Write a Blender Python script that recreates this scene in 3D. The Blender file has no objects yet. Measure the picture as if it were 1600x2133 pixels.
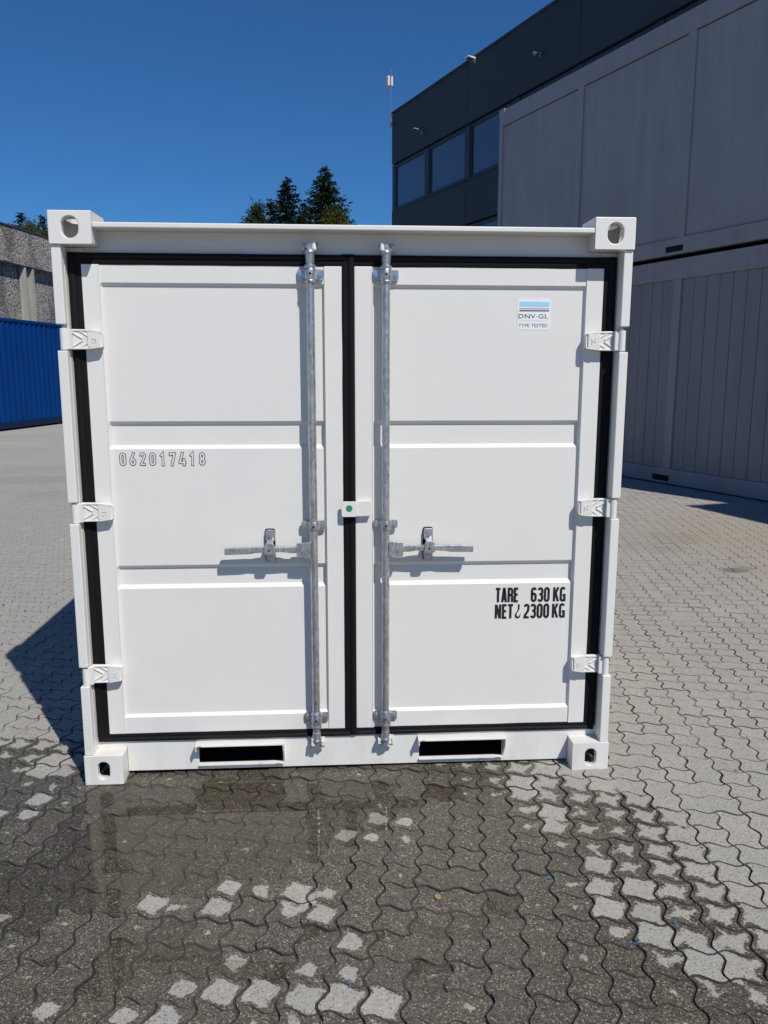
import bpy, bmesh, math, random
from mathutils import Vector, Matrix, noise
random.seed(7)
R = math.radians
SC = bpy.context.scene
COL = SC.collection

# ------------------------------------------------------------------ camera
CAMP = Vector((-0.057, -3.1448, 1.6804))
YAW, PITCH, ROLL, FPX = 0.06114, -0.17336, 0.0011, 1673.5
fwd = Vector((math.sin(YAW)*math.cos(PITCH), math.cos(YAW)*math.cos(PITCH), math.sin(PITCH)))
r0 = Vector((math.cos(YAW), -math.sin(YAW), 0)); u0 = r0.cross(fwd)
rgt = r0*math.cos(ROLL) + u0*math.sin(ROLL); upv = u0*math.cos(ROLL) - r0*math.sin(ROLL)
cam = bpy.data.cameras.new('camera'); camo = bpy.data.objects.new('camera', cam); COL.objects.link(camo)
m = Matrix((rgt, upv, -fwd)).transposed().to_4x4(); m.translation = CAMP
camo.matrix_world = m
cam.sensor_fit = 'VERTICAL'; cam.sensor_height = 24.0; cam.lens = 24.0*FPX/2133.0
cam.clip_start = 0.05; cam.clip_end = 3000
SC.camera = camo

# ------------------------------------------------------------------ sky, sun, exposure
SUNV = Vector((0.32507, -0.54274, 0.77445)).normalized()
w = bpy.data.worlds.new('World'); SC.world = w; w.use_nodes = True
nt = w.node_tree; nt.nodes.clear()
sky = nt.nodes.new('ShaderNodeTexSky'); sky.sky_type = 'NISHITA'; sky.sun_disc = False
sky.sun_elevation = math.asin(SUNV.z); sky.sun_rotation = math.atan2(SUNV.x, SUNV.y)
sky.altitude = 200; sky.air_density = 1.0; sky.dust_density = 0.0; sky.ozone_density = 10.0
bg = nt.nodes.new('ShaderNodeBackground'); bg.inputs['Strength'].default_value = 0.062
wo = nt.nodes.new('ShaderNodeOutputWorld')
tint = nt.nodes.new('ShaderNodeMix'); tint.data_type = 'RGBA'; tint.blend_type = 'MULTIPLY'; tint.inputs[0].default_value = 1.0
tint.inputs[7].default_value = (0.57, 1.02, 1.30, 1)
nt.links.new(sky.outputs[0], tint.inputs[6]); nt.links.new(tint.outputs[2], bg.inputs[0]); nt.links.new(bg.outputs[0], wo.inputs[0])
sl = bpy.data.lights.new('sun', 'SUN'); sl.energy = 4.2; sl.angle = R(0.53); sl.color = (1.0, 0.965, 0.91)
so = bpy.data.objects.new('sun', sl); COL.objects.link(so)
so.rotation_euler = SUNV.to_track_quat('Z', 'Y').to_euler(); so.location = SUNV*40
SC.view_settings.view_transform = 'Standard'; SC.view_settings.look = 'None'
SC.view_settings.exposure = 0.0; SC.view_settings.gamma = 1.0; SC.view_settings.use_curve_mapping = False

# ------------------------------------------------------------------ node helper
class NT:
    def __init__(s, name):
        s.m = bpy.data.materials.new(name); s.m.use_nodes = True
        s.t = s.m.node_tree; s.t.nodes.clear()
        s.out = s.t.nodes.new('ShaderNodeOutputMaterial')
    def n(s, typ, **kw):
        nd = s.t.nodes.new('ShaderNode'+typ)
        for k, v in kw.items():
            if k.startswith('i_'): s.set(nd.inputs[k[2:].replace('_', ' ')], v)
            else: setattr(nd, k, v)
        return nd
    def set(s, sock, v):
        if hasattr(v, 'is_output') or isinstance(v, bpy.types.NodeSocket): s.t.links.new(v, sock)
        else: sock.default_value = v
    def math(s, op, a, b=0.0, c=0.0, clamp=False):
        nd = s.t.nodes.new('ShaderNodeMath'); nd.operation = op; nd.use_clamp = clamp
        s.set(nd.inputs[0], a); s.set(nd.inputs[1], b); s.set(nd.inputs[2], c)
        return nd.outputs[0]
    def mix(s, f, a, b, mode='MIX'):
        nd = s.t.nodes.new('ShaderNodeMix'); nd.data_type = 'RGBA'; nd.blend_type = mode
        s.set(nd.inputs[0], f); s.set(nd.inputs[6], a); s.set(nd.inputs[7], b)
        return nd.outputs[2]
    def ramp(s, f, stops, interp='LINEAR'):
        nd = s.t.nodes.new('ShaderNodeValToRGB'); cr = nd.color_ramp; cr.interpolation = interp
        while len(cr.elements) < len(stops): cr.elements.new(0.5)
        for e, (p, c) in zip(cr.elements, stops):
            e.position = p; e.color = (c, c, c, 1) if isinstance(c, (int, float)) else (*c, 1)
        s.set(nd.inputs[0], f); return nd.outputs[0]
    def noise(s, vec, scale, detail=3, rough=0.55):
        nd = s.t.nodes.new('ShaderNodeTexNoise'); s.set(nd.inputs['Vector'], vec)
        nd.inputs['Scale'].default_value = scale; nd.inputs['Detail'].default_value = detail; nd.inputs['Roughness'].default_value = rough
        return nd.outputs['Fac']
    def vor(s, vec, scale, out='Color', feature='F1'):
        nd = s.t.nodes.new('ShaderNodeTexVoronoi'); nd.feature = feature; s.set(nd.inputs['Vector'], vec)
        nd.inputs['Scale'].default_value = scale
        return nd.outputs[out]
    def bump(s, h, dist, strength=1.0):
        nd = s.t.nodes.new('ShaderNodeBump'); nd.inputs['Strength'].default_value = strength
        nd.inputs['Distance'].default_value = dist; s.set(nd.inputs['Height'], h); return nd.outputs[0]
    def smooth(s, v, a, b):
        nd = s.t.nodes.new('ShaderNodeMapRange'); nd.interpolation_type = 'SMOOTHSTEP'
        s.set(nd.inputs[0], v); nd.inputs[1].default_value = a; nd.inputs[2].default_value = b; return nd.outputs[0]
    def pos(s): return s.t.nodes.new('ShaderNodeNewGeometry').outputs['Position']
    def objc(s): return s.t.nodes.new('ShaderNodeTexCoord').outputs['Object']
    def scale(s, v, sc):
        nd = s.t.nodes.new('ShaderNodeVectorMath'); nd.operation = 'MULTIPLY'; s.set(nd.inputs[0], v); nd.inputs[1].default_value = sc
        return nd.outputs[0]
    def bsdf(s, color, rough, metal=0.0, normal=None, spec=0.5, coat=None):
        b = s.t.nodes.new('ShaderNodeBsdfPrincipled')
        s.set(b.inputs['Base Color'], (*color, 1) if isinstance(color, tuple) and len(color) == 3 else color)
        s.set(b.inputs['Roughness'], rough); s.set(b.inputs['Metallic'], metal); b.inputs['Specular IOR Level'].default_value = spec
        if normal is not None: s.set(b.inputs['Normal'], normal)
        if coat is not None: s.set(b.inputs['Coat Weight'], coat); b.inputs['Coat Roughness'].default_value = 0.03
        s.t.links.new(b.outputs[0], s.out.inputs[0]); return b

M = {}
def mat_paint(name, col, rough, grime=0.06, scale=2.0, peel=0.00012, spec=0.5):
    t = NT(name); p = t.objc() if False else t.pos()
    f = t.noise(p, scale, 5, 0.6)
    dark = tuple(c*(1-grime*3) for c in col)
    c = t.mix(t.smooth(f, 0.35, 0.75), (*col, 1), (*[c*(1-grime) for c in col], 1))
    sp = t.smooth(t.noise(p, scale*11, 3, 0.7), 0.66, 0.74)
    c = t.mix(t.math('MULTIPLY', sp, grime*2.2, clamp=True), c, (*dark, 1))
    h = t.noise(p, 260, 2)
    t.bsdf(c, t.math('ADD', rough, t.math('MULTIPLY', f, 0.12)), normal=t.bump(h, peel), spec=spec)
    M[name] = t.m
def mat_white():
    t = NT('white_paint'); p = t.pos(); col = (0.755, 0.733, 0.688)
    f = t.noise(p, 3.0, 5, .6); g = t.noise(t.scale(p, (1, 1, .15)), 9, 4, .65)
    sx = t.n('SeparateXYZ'); t.set(sx.inputs[0], p)
    low = t.smooth(sx.outputs[2], .42, .0)
    c = t.mix(t.smooth(f, .35, .75), (*col, 1), (*[q*.975 for q in col], 1))
    c = t.mix(t.math('MULTIPLY', t.math('MULTIPLY', low, t.smooth(g, .42, .72)), .30), c, (.48, .44, .37, 1))
    sp = t.smooth(t.noise(p, 85, 3, .7), .70, .745)
    c = t.mix(t.math('MULTIPLY', sp, t.math('MULTIPLY_ADD', low, .55, .07)), c, (.16, .13, .10, 1))
    h = t.math('ADD', t.math('MULTIPLY', t.noise(p, 260, 2), .00012), t.math('MULTIPLY', t.noise(p, 2.2, 2), .0010))
    t.bsdf(c, t.math('MULTIPLY_ADD', f, .12, .34), normal=t.bump(h, 1.0)); M['white_paint'] = t.m
mat_white()
mat_paint('blue_paint', (0.0008, 0.037, 0.175), 0.6, 0.15, 1.2, spec=0.08)
mat_paint('blue_rail_paint', (0.0015, 0.012, 0.05), 0.55, 0.15, 1.2, spec=0.25)
mat_paint('dark_cladding', (0.033, 0.036, 0.045), 0.55, 0.10, 0.5)
mat_paint('light_grey_plastic', (0.62, 0.62, 0.6), 0.5, 0.05, 4)

# weathered grey container paint: vertical streaks
def mat_grey(name, col):
    t = NT(name); p = t.objc()
    st = t.noise(t.scale(p, (3.2, 3.2, 0.28)), 1.6, 5, 0.65)
    bl = t.noise(p, 0.8, 4, 0.6)
    c = t.mix(t.smooth(st, 0.35, 0.72), (*col, 1), (*[x*0.89 for x in col], 1))
    c = t.mix(t.math('MULTIPLY', t.smooth(bl, 0.45, 0.7), 0.35), c, (col[0]*0.72, col[1]*0.70, col[2]*0.70, 1))
    fl = t.smooth(t.noise(p, 9, 4, 0.75), 0.66, 0.72)
    c = t.mix(t.math('MULTIPLY', fl, 0.3), c, (col[0]*0.62, col[1]*0.52, col[2]*0.45, 1))
    t.bsdf(c, 0.55, normal=t.bump(t.noise(p, 6, 3), 0.0015))
    M[name] = t.m
mat_grey('grey_panel_paint', (0.305, 0.298, 0.325))
mat_grey('grey_frame_paint', (0.305, 0.296, 0.32))
mat_grey('grey_strip_paint', (0.245, 0.236, 0.252))

t = NT('rubber'); p = t.pos()
t.bsdf(t.mix(t.noise(p, 30, 3), (0.003, 0.003, 0.0035, 1), (0.007, 0.007, 0.008, 1)), 0.7, normal=t.bump(t.noise(p, 90, 2), 0.0004), spec=0.2); M['rubber'] = t.m
t = NT('galvanised'); p = t.pos()
v = t.vor(t.scale(p, (1, 1, .35)), 130, 'Color'); n1 = t.noise(p, 45, 4, .7)
g = t.ramp(t.math('ADD', t.math('MULTIPLY', n1, 0.7), t.math('MULTIPLY', v, 0.35)), [(0.25, 0.34), (0.6, 0.58), (0.85, 0.80)])
t.bsdf(g, t.math("ADD", 0.27, t.math("MULTIPLY", n1, 0.2)), metal=0.86, normal=t.bump(n1, 0.0004)); M['galvanised'] = t.m
t = NT('zinc_bolt'); p = t.pos()
t.bsdf(t.mix(t.noise(p, 80, 3), (0.40, 0.44, 0.50, 1), (0.66, 0.69, 0.73, 1)), 0.3, metal=0.9); M['zinc_bolt'] = t.m
def flat(name, col, rough=0.5, metal=0.0, spec=0.5):
    t = NT(name); p = t.pos(); f = t.noise(p, 25, 3)
    t.bsdf(t.mix(f, (*[c*0.92 for c in col], 1), (*[min(1, c*1.06) for c in col], 1)), rough, metal, spec=spec); M[name] = t.m
flat('black_print', (0.012, 0.012, 0.013), 0.45); flat('grey_print', (0.10, 0.10, 0.11), 0.45)
flat('sticker_white', (0.84, 0.84, 0.83), 0.3); flat('sticker_blue', (0.36, 0.66, 0.84), 0.35); flat('sticker_navy', (0.02, 0.025, 0.06), 0.35)
flat('green_dot', (0.012, 0.27, 0.10), 0.5); flat('rust', (0.24, 0.11, 0.045), 0.9); flat('dark_steel_and_shade', (0.012, 0.012, 0.013), 0.8, spec=0.2)  # last one: near-black steel, also the painted shade in pockets and holes
flat('roof_edge', (0.035, 0.036, 0.04), 0.6); flat('blue_plastic', (0.01, 0.17, 0.55), 0.35); flat('brass', (0.42, 0.30, 0.12), 0.5, 0.3)
flat('window_frame', (0.022, 0.023, 0.028), 0.45); flat('lamp_metal', (0.22, 0.22, 0.23), 0.4, 0.3)
flat('lamp_white', (0.68, 0.66, 0.64), 0.4)
t = NT('window_glass'); p = t.pos()
t.bsdf((0.075, 0.105, 0.175), 0.03, normal=t.bump(t.noise(p, 0.5, 2), 0.01), spec=0.6); M['window_glass'] = t.m

# exposed aggregate and cast concrete
t = NT('aggregate'); p = t.pos()
v = t.vor(p, 26, 'Color'); d = t.vor(p, 26, 'Distance'); big = t.noise(t.scale(p, (1, 1, .3)), 0.9, 5, .6)
c = t.ramp(v, [(0.12, (0.05, 0.047, 0.043)), (0.35, (0.24, 0.215, 0.19)), (0.6, (0.42, 0.39, 0.35)), (0.85, (0.62, 0.60, 0.56))])
c = t.mix(t.smooth(big, 0.48, 0.72), c, (0.10, 0.09, 0.085, 1), 'MIX')
c2 = t.mix(0.45, c, t.mix(1.0, c, (0.75, 0.72, 0.7, 1), 'MULTIPLY'))
t.bsdf(c2, 0.85, normal=t.bump(d, 0.03)); M['aggregate'] = t.m
t = NT('cast_concrete'); p = t.pos(); f = t.noise(t.scale(p, (3, 3, .5)), 1.3, 5, .6)
t.bsdf(t.ramp(f, [(0.3, (0.30, 0.285, 0.24)), (0.7, (0.42, 0.40, 0.345))]), 0.85, normal=t.bump(t.noise(p, 40, 3), 0.004)); M['cast_concrete'] = t.m

# ------------------------------------------------------------------ paving colour (shared by pavers and bed)
PITCHC = 0.1127; PROT = R(-8.9); PO = (1.157, -0.438)     # paver lattice: pitch, rotation, one joint crossing
def g_px(x, y):
    d = fwd + rgt*((x-800)/FPX) - upv*((y-1066.5)/FPX); tt = -CAMP.z/d.z
    q = CAMP + d*tt; return (q.x, q.y)
DRY = [((330,1880),.07,.8), ((450,1885),.08,.8), ((480,1845),.05,.7), ((545,1860),.05,.6), ((635,1868),.09,.8), ((668,1903),.06,.8), ((725,1958),.05,.7),
       ((490,2000),.05,.6), ((380,2052),.05,.7), ((455,2065),.07,.9), ((540,2065),.07,.9), ((640,2080),.08,1.0), ((705,2075),.08,1.0), ((790,2090),.08,.9),
       ((340,2118),.06,.8), ((255,2115),.04,.7), ((100,2105),.05,.6), ((640,2018),.05,.6), ((725,2030),.05,.7),
       ((82,1662),.07,.9), ((110,1600),.12,1.0), ((65,1690),.05,.8), ((5,1690),.05,.6), ((10,1905),.04,.6),
       ((725,1733),.05,.8), ((790,1695),.06,.7), ((770,1740),.04,.6), ((840,1712),.04,.6), ((850,1750),.03,.6),
       ((1245,1800),.07,.8), ((1240,1850),.06,.7), ((1330,1852),.06,.7), ((1265,1890),.06,.8), ((1350,1905),.06,.7),
       ((1290,1940),.03,.6), ((1365,1948),.08,.9), ((1150,1695),.08,.8), ((1145,1720),.06,.7), ((1480,2010),.10,.9), ((1090,1640),.09,.7)]
def wet_nodes(t, p):
    sx = t.n('SeparateXYZ'); t.set(sx.inputs[0], p); X, Y = sx.outputs[0], sx.outputs[1]
    # right-hand boundary of the wet ground, as x over y
    pts = [g_px(*q) for q in ((900,1590), (1010,1640), (1180,1700), (1215,1800), (1290,1900), (1420,1990), (1560,2060), (1700,2130))]
    pts = sorted(pts, key=lambda q: q[1])
    y0, y1 = -2.0, 1.0
    st = [((q[1]-y0)/(y1-y0), (q[0]+1)/4) for q in pts]
    bx = t.math('MULTIPLY_ADD', t.ramp(t.math('MULTIPLY_ADD', Y, 1/(y1-y0), -y0/(y1-y0)), st), 4.0, -1.0)
    wr = t.smooth(t.math('SUBTRACT', bx, X), -0.80, 0.28)
    wl = t.smooth(t.math('SUBTRACT', 0.42, Y), -0.22, 0.36)
    W = t.math('MULTIPLY', wr, wl)
    # paver cell coordinates
    ca, sa = math.cos(-PROT), math.sin(-PROT)
    dx = t.math('ADD', t.math('SUBTRACT', X, PO[0]), t.math('MULTIPLY_ADD', t.noise(p, 20, 2), .016, -.008)); dy = t.math('SUBTRACT', Y, PO[1])
    U = t.math('DIVIDE', t.math('SUBTRACT', t.math('MULTIPLY', dx, ca), t.math('MULTIPLY', dy, sa)), PITCHC)
    V = t.math('DIVIDE', t.math('ADD', t.math('MULTIPLY', dx, sa), t.math('MULTIPLY', dy, ca)), PITCHC)
    U2 = t.math('ADD', U, t.math('MULTIPLY', t.math('SINE', t.math('MULTIPLY', V, 6.2832)), .105))
    V2 = t.math('SUBTRACT', V, t.math('MULTIPLY', t.math('SINE', t.math('MULTIPLY', U, 6.2832)), .105))
    U, V = U2, V2
    fu = t.math('ABSOLUTE', t.math('SUBTRACT', t.math('FRACT', U), 0.5)); fv = t.math('ABSOLUTE', t.math('SUBTRACT', t.math('FRACT', V), 0.5))
    edge = t.math('MULTIPLY', t.math('MAXIMUM', fu, fv), 2.0)
    cv = t.n('CombineXYZ'); t.set(cv.inputs[0], t.math('FLOOR', U)); t.set(cv.inputs[1], t.math('FLOOR', V))
    wn = t.n('TexWhiteNoise', noise_dimensions='3D'); t.set(wn.inputs[0], cv.outputs[0]); cr = wn.outputs['Value']; crc = wn.outputs['Color']
    dry = None
    for (px, rad, amp) in DRY:
        gx, gy = g_px(*px)
        ax = t.math('MULTIPLY_ADD', X, 1/rad, -gx/rad); ay = t.math('MULTIPLY_ADD', Y, 1/rad, -gy/rad)
        e = t.math('MULTIPLY', t.math('POWER', 2.718, t.math('MULTIPLY', t.math('ADD', t.math('MULTIPLY', ax, ax), t.math('MULTIPLY', ay, ay)), -1.0)), amp)
        dry = e if dry is None else t.math('MAXIMUM', dry, e)
    n1 = t.math('SUBTRACT', t.noise(p, 5, 3), 0.5); n2 = t.math('SUBTRACT', t.noise(p, 75, 5, .75), 0.5)
    mm = t.math('MULTIPLY', W, 1.25)
    n3 = t.math('SUBTRACT', t.noise(p, 22, 3, .6), 0.5)
    mm = t.math('ADD', mm, t.math('MULTIPLY', n1, 0.55)); mm = t.math('ADD', mm, t.math('MULTIPLY', n2, 1.0)); mm = t.math('ADD', mm, t.math('MULTIPLY', n3, 0.85))
    mm = t.math('ADD', mm, t.math('MULTIPLY', t.math('SUBTRACT', cr, 0.5), 0.20))
    mm = t.math('ADD', mm, t.math('MULTIPLY', t.math('MULTIPLY_ADD', edge, 1.0, -0.66), t.math('MULTIPLY', t.smooth(W, 0.02, 0.30), 1.05)))
    mm = t.math('SUBTRACT', mm, t.math('MULTIPLY', dry, 1.35))
    wet = t.smooth(mm, 0.48, 0.62)
    return wet, cr, crc, W, edge
def mat_paver():
    t = NT('paver_concrete'); p = t.pos()
    wet, cr, crc, W, edge = wet_nodes(t, p)
    big = t.noise(p, 0.7, 4, .6); mid = t.noise(p, 7, 4, .6); fine = t.noise(p, 170, 4, .75)
    spk = t.vor(p, 230, 'Color'); spv = t.n('SeparateColor'); t.set(spv.inputs[0], spk)
    base = t.mix(t.smooth(big, .3, .7), (0.338, 0.320, 0.285, 1), (0.385, 0.358, 0.308, 1))
    base = t.mix(t.math('MULTIPLY', cr, .5), base, (0.305, 0.296, 0.272, 1))
    base = t.mix(t.math('MULTIPLY', t.smooth(mid, .35, .75), .35), base, (0.275, 0.257, 0.222, 1))
    grain = t.ramp(fine, [(0.28, 0.62), (0.5, 1.0), (0.72, 1.28)])
    base = t.mix(1.0, base, grain, 'MULTIPLY')
    dark = t.smooth(spv.outputs[0], 0.90, 0.93); lite = t.smooth(spv.outputs[1], 0.93, 0.96)
    base = t.mix(t.math('MULTIPLY', dark, .55), base, (0.06, 0.055, 0.05, 1))
    base = t.mix(t.math('MULTIPLY', lite, .5), base, (0.55, 0.53, 0.50, 1))
    # stained warmer patch by the grey stack, oil spots
    sx = t.n('SeparateXYZ'); t.set(sx.inputs[0], p)
    tint = t.n('SeparateColor'); t.set(tint.inputs[0], crc)
    wetc = t.mix(tint.outputs[0], (0.315, 0.300, 0.252, 1), (0.335, 0.300, 0.270, 1))
    spw = t.ramp(spv.outputs[2], [(0.0, 0.30), (0.25, 0.70), (0.7, 1.05), (0.90, 1.5), (0.97, 2.8)])
    wcol = t.mix(1.0, t.mix(1.0, base, wetc, 'MULTIPLY'), (0.90, 0.90, 0.89, 1), 'MULTIPLY')
    wcol = t.mix(1.0, wcol, spw, 'MULTIPLY')
    col = t.mix(wet, base, wcol)
    warm = None
    for (px, rx, amp) in (((1540,1120),.9,.5), ((1440,1085),.8,.25), ((1600,1180),.6,.25)):
        gx, gy = g_px(*px)
        ax = t.math('MULTIPLY_ADD', sx.outputs[0], 1/rx, -gx/rx); ay = t.math('MULTIPLY_ADD', sx.outputs[1], 1/rx, -gy/rx)
        e = t.math('MULTIPLY', t.math('POWER', 2.718, t.math('MULTIPLY', t.math('ADD', t.math('MULTIPLY', ax, ax), t.math('MULTIPLY', ay, ay)), -1.0)), amp)
        warm = e if warm is None else t.math('MAXIMUM', warm, e)
    col = t.mix(warm, col, (0.36, 0.275, 0.16, 1))
    oil = None
    for (px, rx, ry, amp) in (((1530,1188),.12,.10,.6), ((1553,1183),.10,.09,.3), ((1405,1120),.30,.35,.14), ((1360,1140),.35,.3,.12), ((60,1000),1.6,.5,.12), ((130,1030),.6,.5,.09)):
        gx, gy = g_px(*px)
        ax = t.math('MULTIPLY_ADD', sx.outputs[0], 1/rx, -gx/rx); ay = t.math('MULTIPLY_ADD', sx.outputs[1], 1/ry, -gy/ry)
        q = t.math('ADD', t.math('MULTIPLY', ax, ax), t.math('MULTIPLY', ay, ay)); q = t.math('ADD', q, t.math('MULTIPLY', t.math('SUBTRACT', mid, .5), 1.2))
        e = t.math('MULTIPLY', t.smooth(q, 1.2, 0.4), amp)
        oil = e if oil is None else t.math('MAXIMUM', oil, e)
    col = t.mix(oil, col, (0.07, 0.07, 0.072, 1))
    h = t.math('ADD', t.math('MULTIPLY', fine, 0.7), t.math('MULTIPLY', spv.outputs[2], 0.3))
    bd = t.n('Bump'); t.set(bd.inputs['Height'], h); bd.inputs['Distance'].default_value = 0.0022
    t.set(bd.inputs['Strength'], t.math('MULTIPLY_ADD', wet, -0.35, 0.9))
    t.bsdf(col, t.math('MULTIPLY_ADD', wet, -0.42, 0.88), normal=bd.outputs[0])
    M['paver_concrete'] = t.m
    # joint filling
    t = NT('joint_sand'); p = t.pos(); wet, cr, crc, W, edge = wet_nodes(t, p)
    a = t.noise(p, 3.2, 4, .65); b = t.noise(p, 90, 3)
    sx = t.n('SeparateXYZ'); t.set(sx.inputs[0], p)
    dist = t.math('ADD', t.math('MULTIPLY', t.smooth(sx.outputs[1], 0.3, 5.0), .10), t.math('MULTIPLY', t.smooth(sx.outputs[0], -0.9, -2.2), .09))
    q = t.math('ADD', t.math('ADD', t.math('MULTIPLY', a, .65), t.math('MULTIPLY', t.noise(p, 11, 3, .6), .35)), dist)
    c = t.ramp(t.math('ADD', t.math('MULTIPLY', q, .85), t.math('MULTIPLY', b, .15)), [(0.44, (0.045, 0.04, 0.034)), (0.52, (0.12, 0.11, 0.095)), (0.60, (0.255, 0.24, 0.215))])
    c = t.mix(t.smooth(W, .05, .4), c, (0.048, 0.045, 0.040, 1))
    t.bsdf(c, 0.9, normal=t.bump(b, .003)); M['joint_sand'] = t.m
mat_paver()
t = NT('far_paving'); p = t.pos()
c = t.mix(t.smooth(t.noise(t.scale(p, (.35, 1, 1)), .5, 5, .6), .3, .7), (0.32, 0.302, 0.268, 1), (0.375, 0.352, 0.308, 1))
c = t.mix(1.0, c, t.ramp(t.noise(t.scale(p, (.4, 1.6, 1)), 9, 4, .75), [(.3, .86), (.7, 1.1)]), 'MULTIPLY')
t.bsdf(c, .88, normal=t.bump(t.noise(p, 60, 3), .003)); M['far_paving'] = t.m
t = NT('water_film'); fr = t.n('Fresnel', i_IOR=1.45); tr = t.n('BsdfTransparent'); gl = t.n('BsdfGlossy', i_Roughness=0.0)
p = t.pos(); bm_ = t.bump(t.noise(p, 14, 2), 0.0003); t.set(gl.inputs['Normal'], bm_); t.set(fr.inputs['Normal'], bm_)
tr.inputs[0].default_value = (0.93, 0.93, 0.915, 1)
ms = t.n('MixShader'); t.set(ms.inputs[0], fr.outputs[0]); t.set(ms.inputs[1], tr.outputs[0]); t.set(ms.inputs[2], gl.outputs[0])
t.t.links.new(ms.outputs[0], t.out.inputs[0]); M['water_film'] = t.m
def mat_leaf(name, a, b):
    t = NT(name); p = t.pos(); f = t.noise(p, 1.3, 4, .7)
    c = t.ramp(f, [(0.35, a), (0.65, b)])
    d = t.n('BsdfDiffuse'); t.set(d.inputs[0], c); tl = t.n('BsdfTranslucent'); t.set(tl.inputs[0], c)
    ms = t.n('MixShader'); ms.inputs[0].default_value = .25; t.set(ms.inputs[1], d.outputs[0]); t.set(ms.inputs[2], tl.outputs[0])
    t.t.links.new(ms.outputs[0], t.out.inputs[0]); M[name] = t.m
mat_leaf('spruce_needles', (0.018, 0.030, 0.014), (0.05, 0.065, 0.024))
mat_leaf('pale_spruce_needles', (0.028, 0.042, 0.022), (0.06, 0.075, 0.035))
mat_leaf('broad_leaves', (0.045, 0.055, 0.014), (0.115, 0.115, 0.03))
flat('bark', (0.10, 0.07, 0.05), 0.9)

# ------------------------------------------------------------------ mesh helper
class MB:
    def __init__(s): s.v = []; s.f = []; s.mi = []; s.cm = 0
    def add(s, vs, fs):
        o = len(s.v); s.v += [tuple(q) for q in vs]; s.f += [tuple(i+o for i in f) for f in fs]; s.mi += [s.cm]*len(fs); return s
    def box(s, x0, x1, y0, y1, z0, z1):
        return s.add([(x0,y0,z0),(x1,y0,z0),(x1,y1,z0),(x0,y1,z0),(x0,y0,z1),(x1,y0,z1),(x1,y1,z1),(x0,y1,z1)],
                     [(0,3,2,1),(4,5,6,7),(0,1,5,4),(1,2,6,5),(2,3,7,6),(3,0,4,7)])
    def bar(s, a, b, wd, ht, up=(0,0,1)):
        a, b = Vector(a), Vector(b); d = (b-a).normalized(); sd = d.cross(Vector(up)).normalized(); u = sd.cross(d)
        vs = [q+sd*i*wd/2+u*j*ht/2 for q in (a, b) for i, j in ((-1,-1),(1,-1),(1,1),(-1,1))]
        return s.add(vs, [(0,1,2,3),(7,6,5,4),(0,4,5,1),(1,5,6,2),(2,6,7,3),(3,7,4,0)])
    def cyl(s, a, b, r, n=16, r2=None):
        a, b = Vector(a), Vector(b); d = (b-a).normalized(); up = Vector((0,0,1)) if abs(d.z) < .9 else Vector((1,0,0))
        e = d.cross(up).normalized(); g = d.cross(e); r2 = r if r2 is None else r2
        vs = [a+(e*math.cos(2*math.pi*i/n)+g*math.sin(2*math.pi*i/n))*r for i in range(n)] + [b+(e*math.cos(2*math.pi*i/n)+g*math.sin(2*math.pi*i/n))*r2 for i in range(n)]
        return s.add(vs, [(i,(i+1)%n,n+(i+1)%n,n+i) for i in range(n)] + [tuple(range(n-1,-1,-1)), tuple(range(n,2*n))])
    def lathe(s, c, prof, n=20):   # prof: (radius, z)
        vs = []; fs = []
        for r, z in prof: vs += [(c[0]+r*math.cos(2*math.pi*i/n), c[1]+r*math.sin(2*math.pi*i/n), c[2]+z) for i in range(n)]
        for k in range(len(prof)-1): fs += [(k*n+i, k*n+(i+1)%n, (k+1)*n+(i+1)%n, (k+1)*n+i) for i in range(n)]
        fs += [tuple(range(n-1,-1,-1)), tuple(range((len(prof)-1)*n, len(prof)*n))]
        return s.add(vs, fs)
    def prism(s, poly, y0, y1):    # poly in (x,z), extruded along y
        n = len(poly); vs = [(x,y0,z) for x,z in poly]+[(x,y1,z) for x,z in poly]
        return s.add(vs, [tuple(range(n)), tuple(range(2*n-1,n-1,-1))]+[(i,n+i,n+(i+1)%n,(i+1)%n) for i in range(n)])
    def ribbon(s, pts, wd, y, closed=False):   # flat stroke in the xz plane
        n = len(pts); P = [Vector(q) for q in pts]; L = []; Rr = []
        for i in range(n):
            a = P[(i-1) % n] if closed or i > 0 else None; b = P[(i+1) % n] if closed or i < n-1 else None
            d1 = (P[i]-a).normalized() if a is not None else None; d2 = (b-P[i]).normalized() if b is not None else None
            if d1 is None: d1 = d2
            if d2 is None: d2 = d1
            n1 = Vector((-d1.y, d1.x)); n2 = Vector((-d2.y, d2.x)); mt = (n1+n2)
            if mt.length < 1e-6: mt = n1
            mt.normalize(); k = 1/max(.45, mt.dot(n1))
            L.append(P[i]+mt*wd/2*k); Rr.append(P[i]-mt*wd/2*k)
        vs = [(q.x,y,q.y) for q in L]+[(q.x,y,q.y) for q in Rr]
        return s.add(vs, [(i,(i+1)%n,n+(i+1)%n,n+i) for i in range(n if closed else n-1)])
    def mesh(s, name, mats):
        me = bpy.data.meshes.new(name); me.from_pydata(s.v, [], s.f); 
        for k in (mats if isinstance(mats, (list, tuple)) else [mats]): me.materials.append(M[k])
        if any(s.mi): me.polygons.foreach_set('material_index', s.mi)
        bm = bmesh.new(); bm.from_mesh(me); bmesh.ops.recalc_face_normals(bm, faces=bm.faces[:]); bm.to_mesh(me); bm.free()
        me.update(); return me
    def build(s, name, mats, parent=None, smooth=None, bevel=0.0, seg=2):
        return link(name, s.mesh(name, mats), parent, smooth, bevel, seg)
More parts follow.
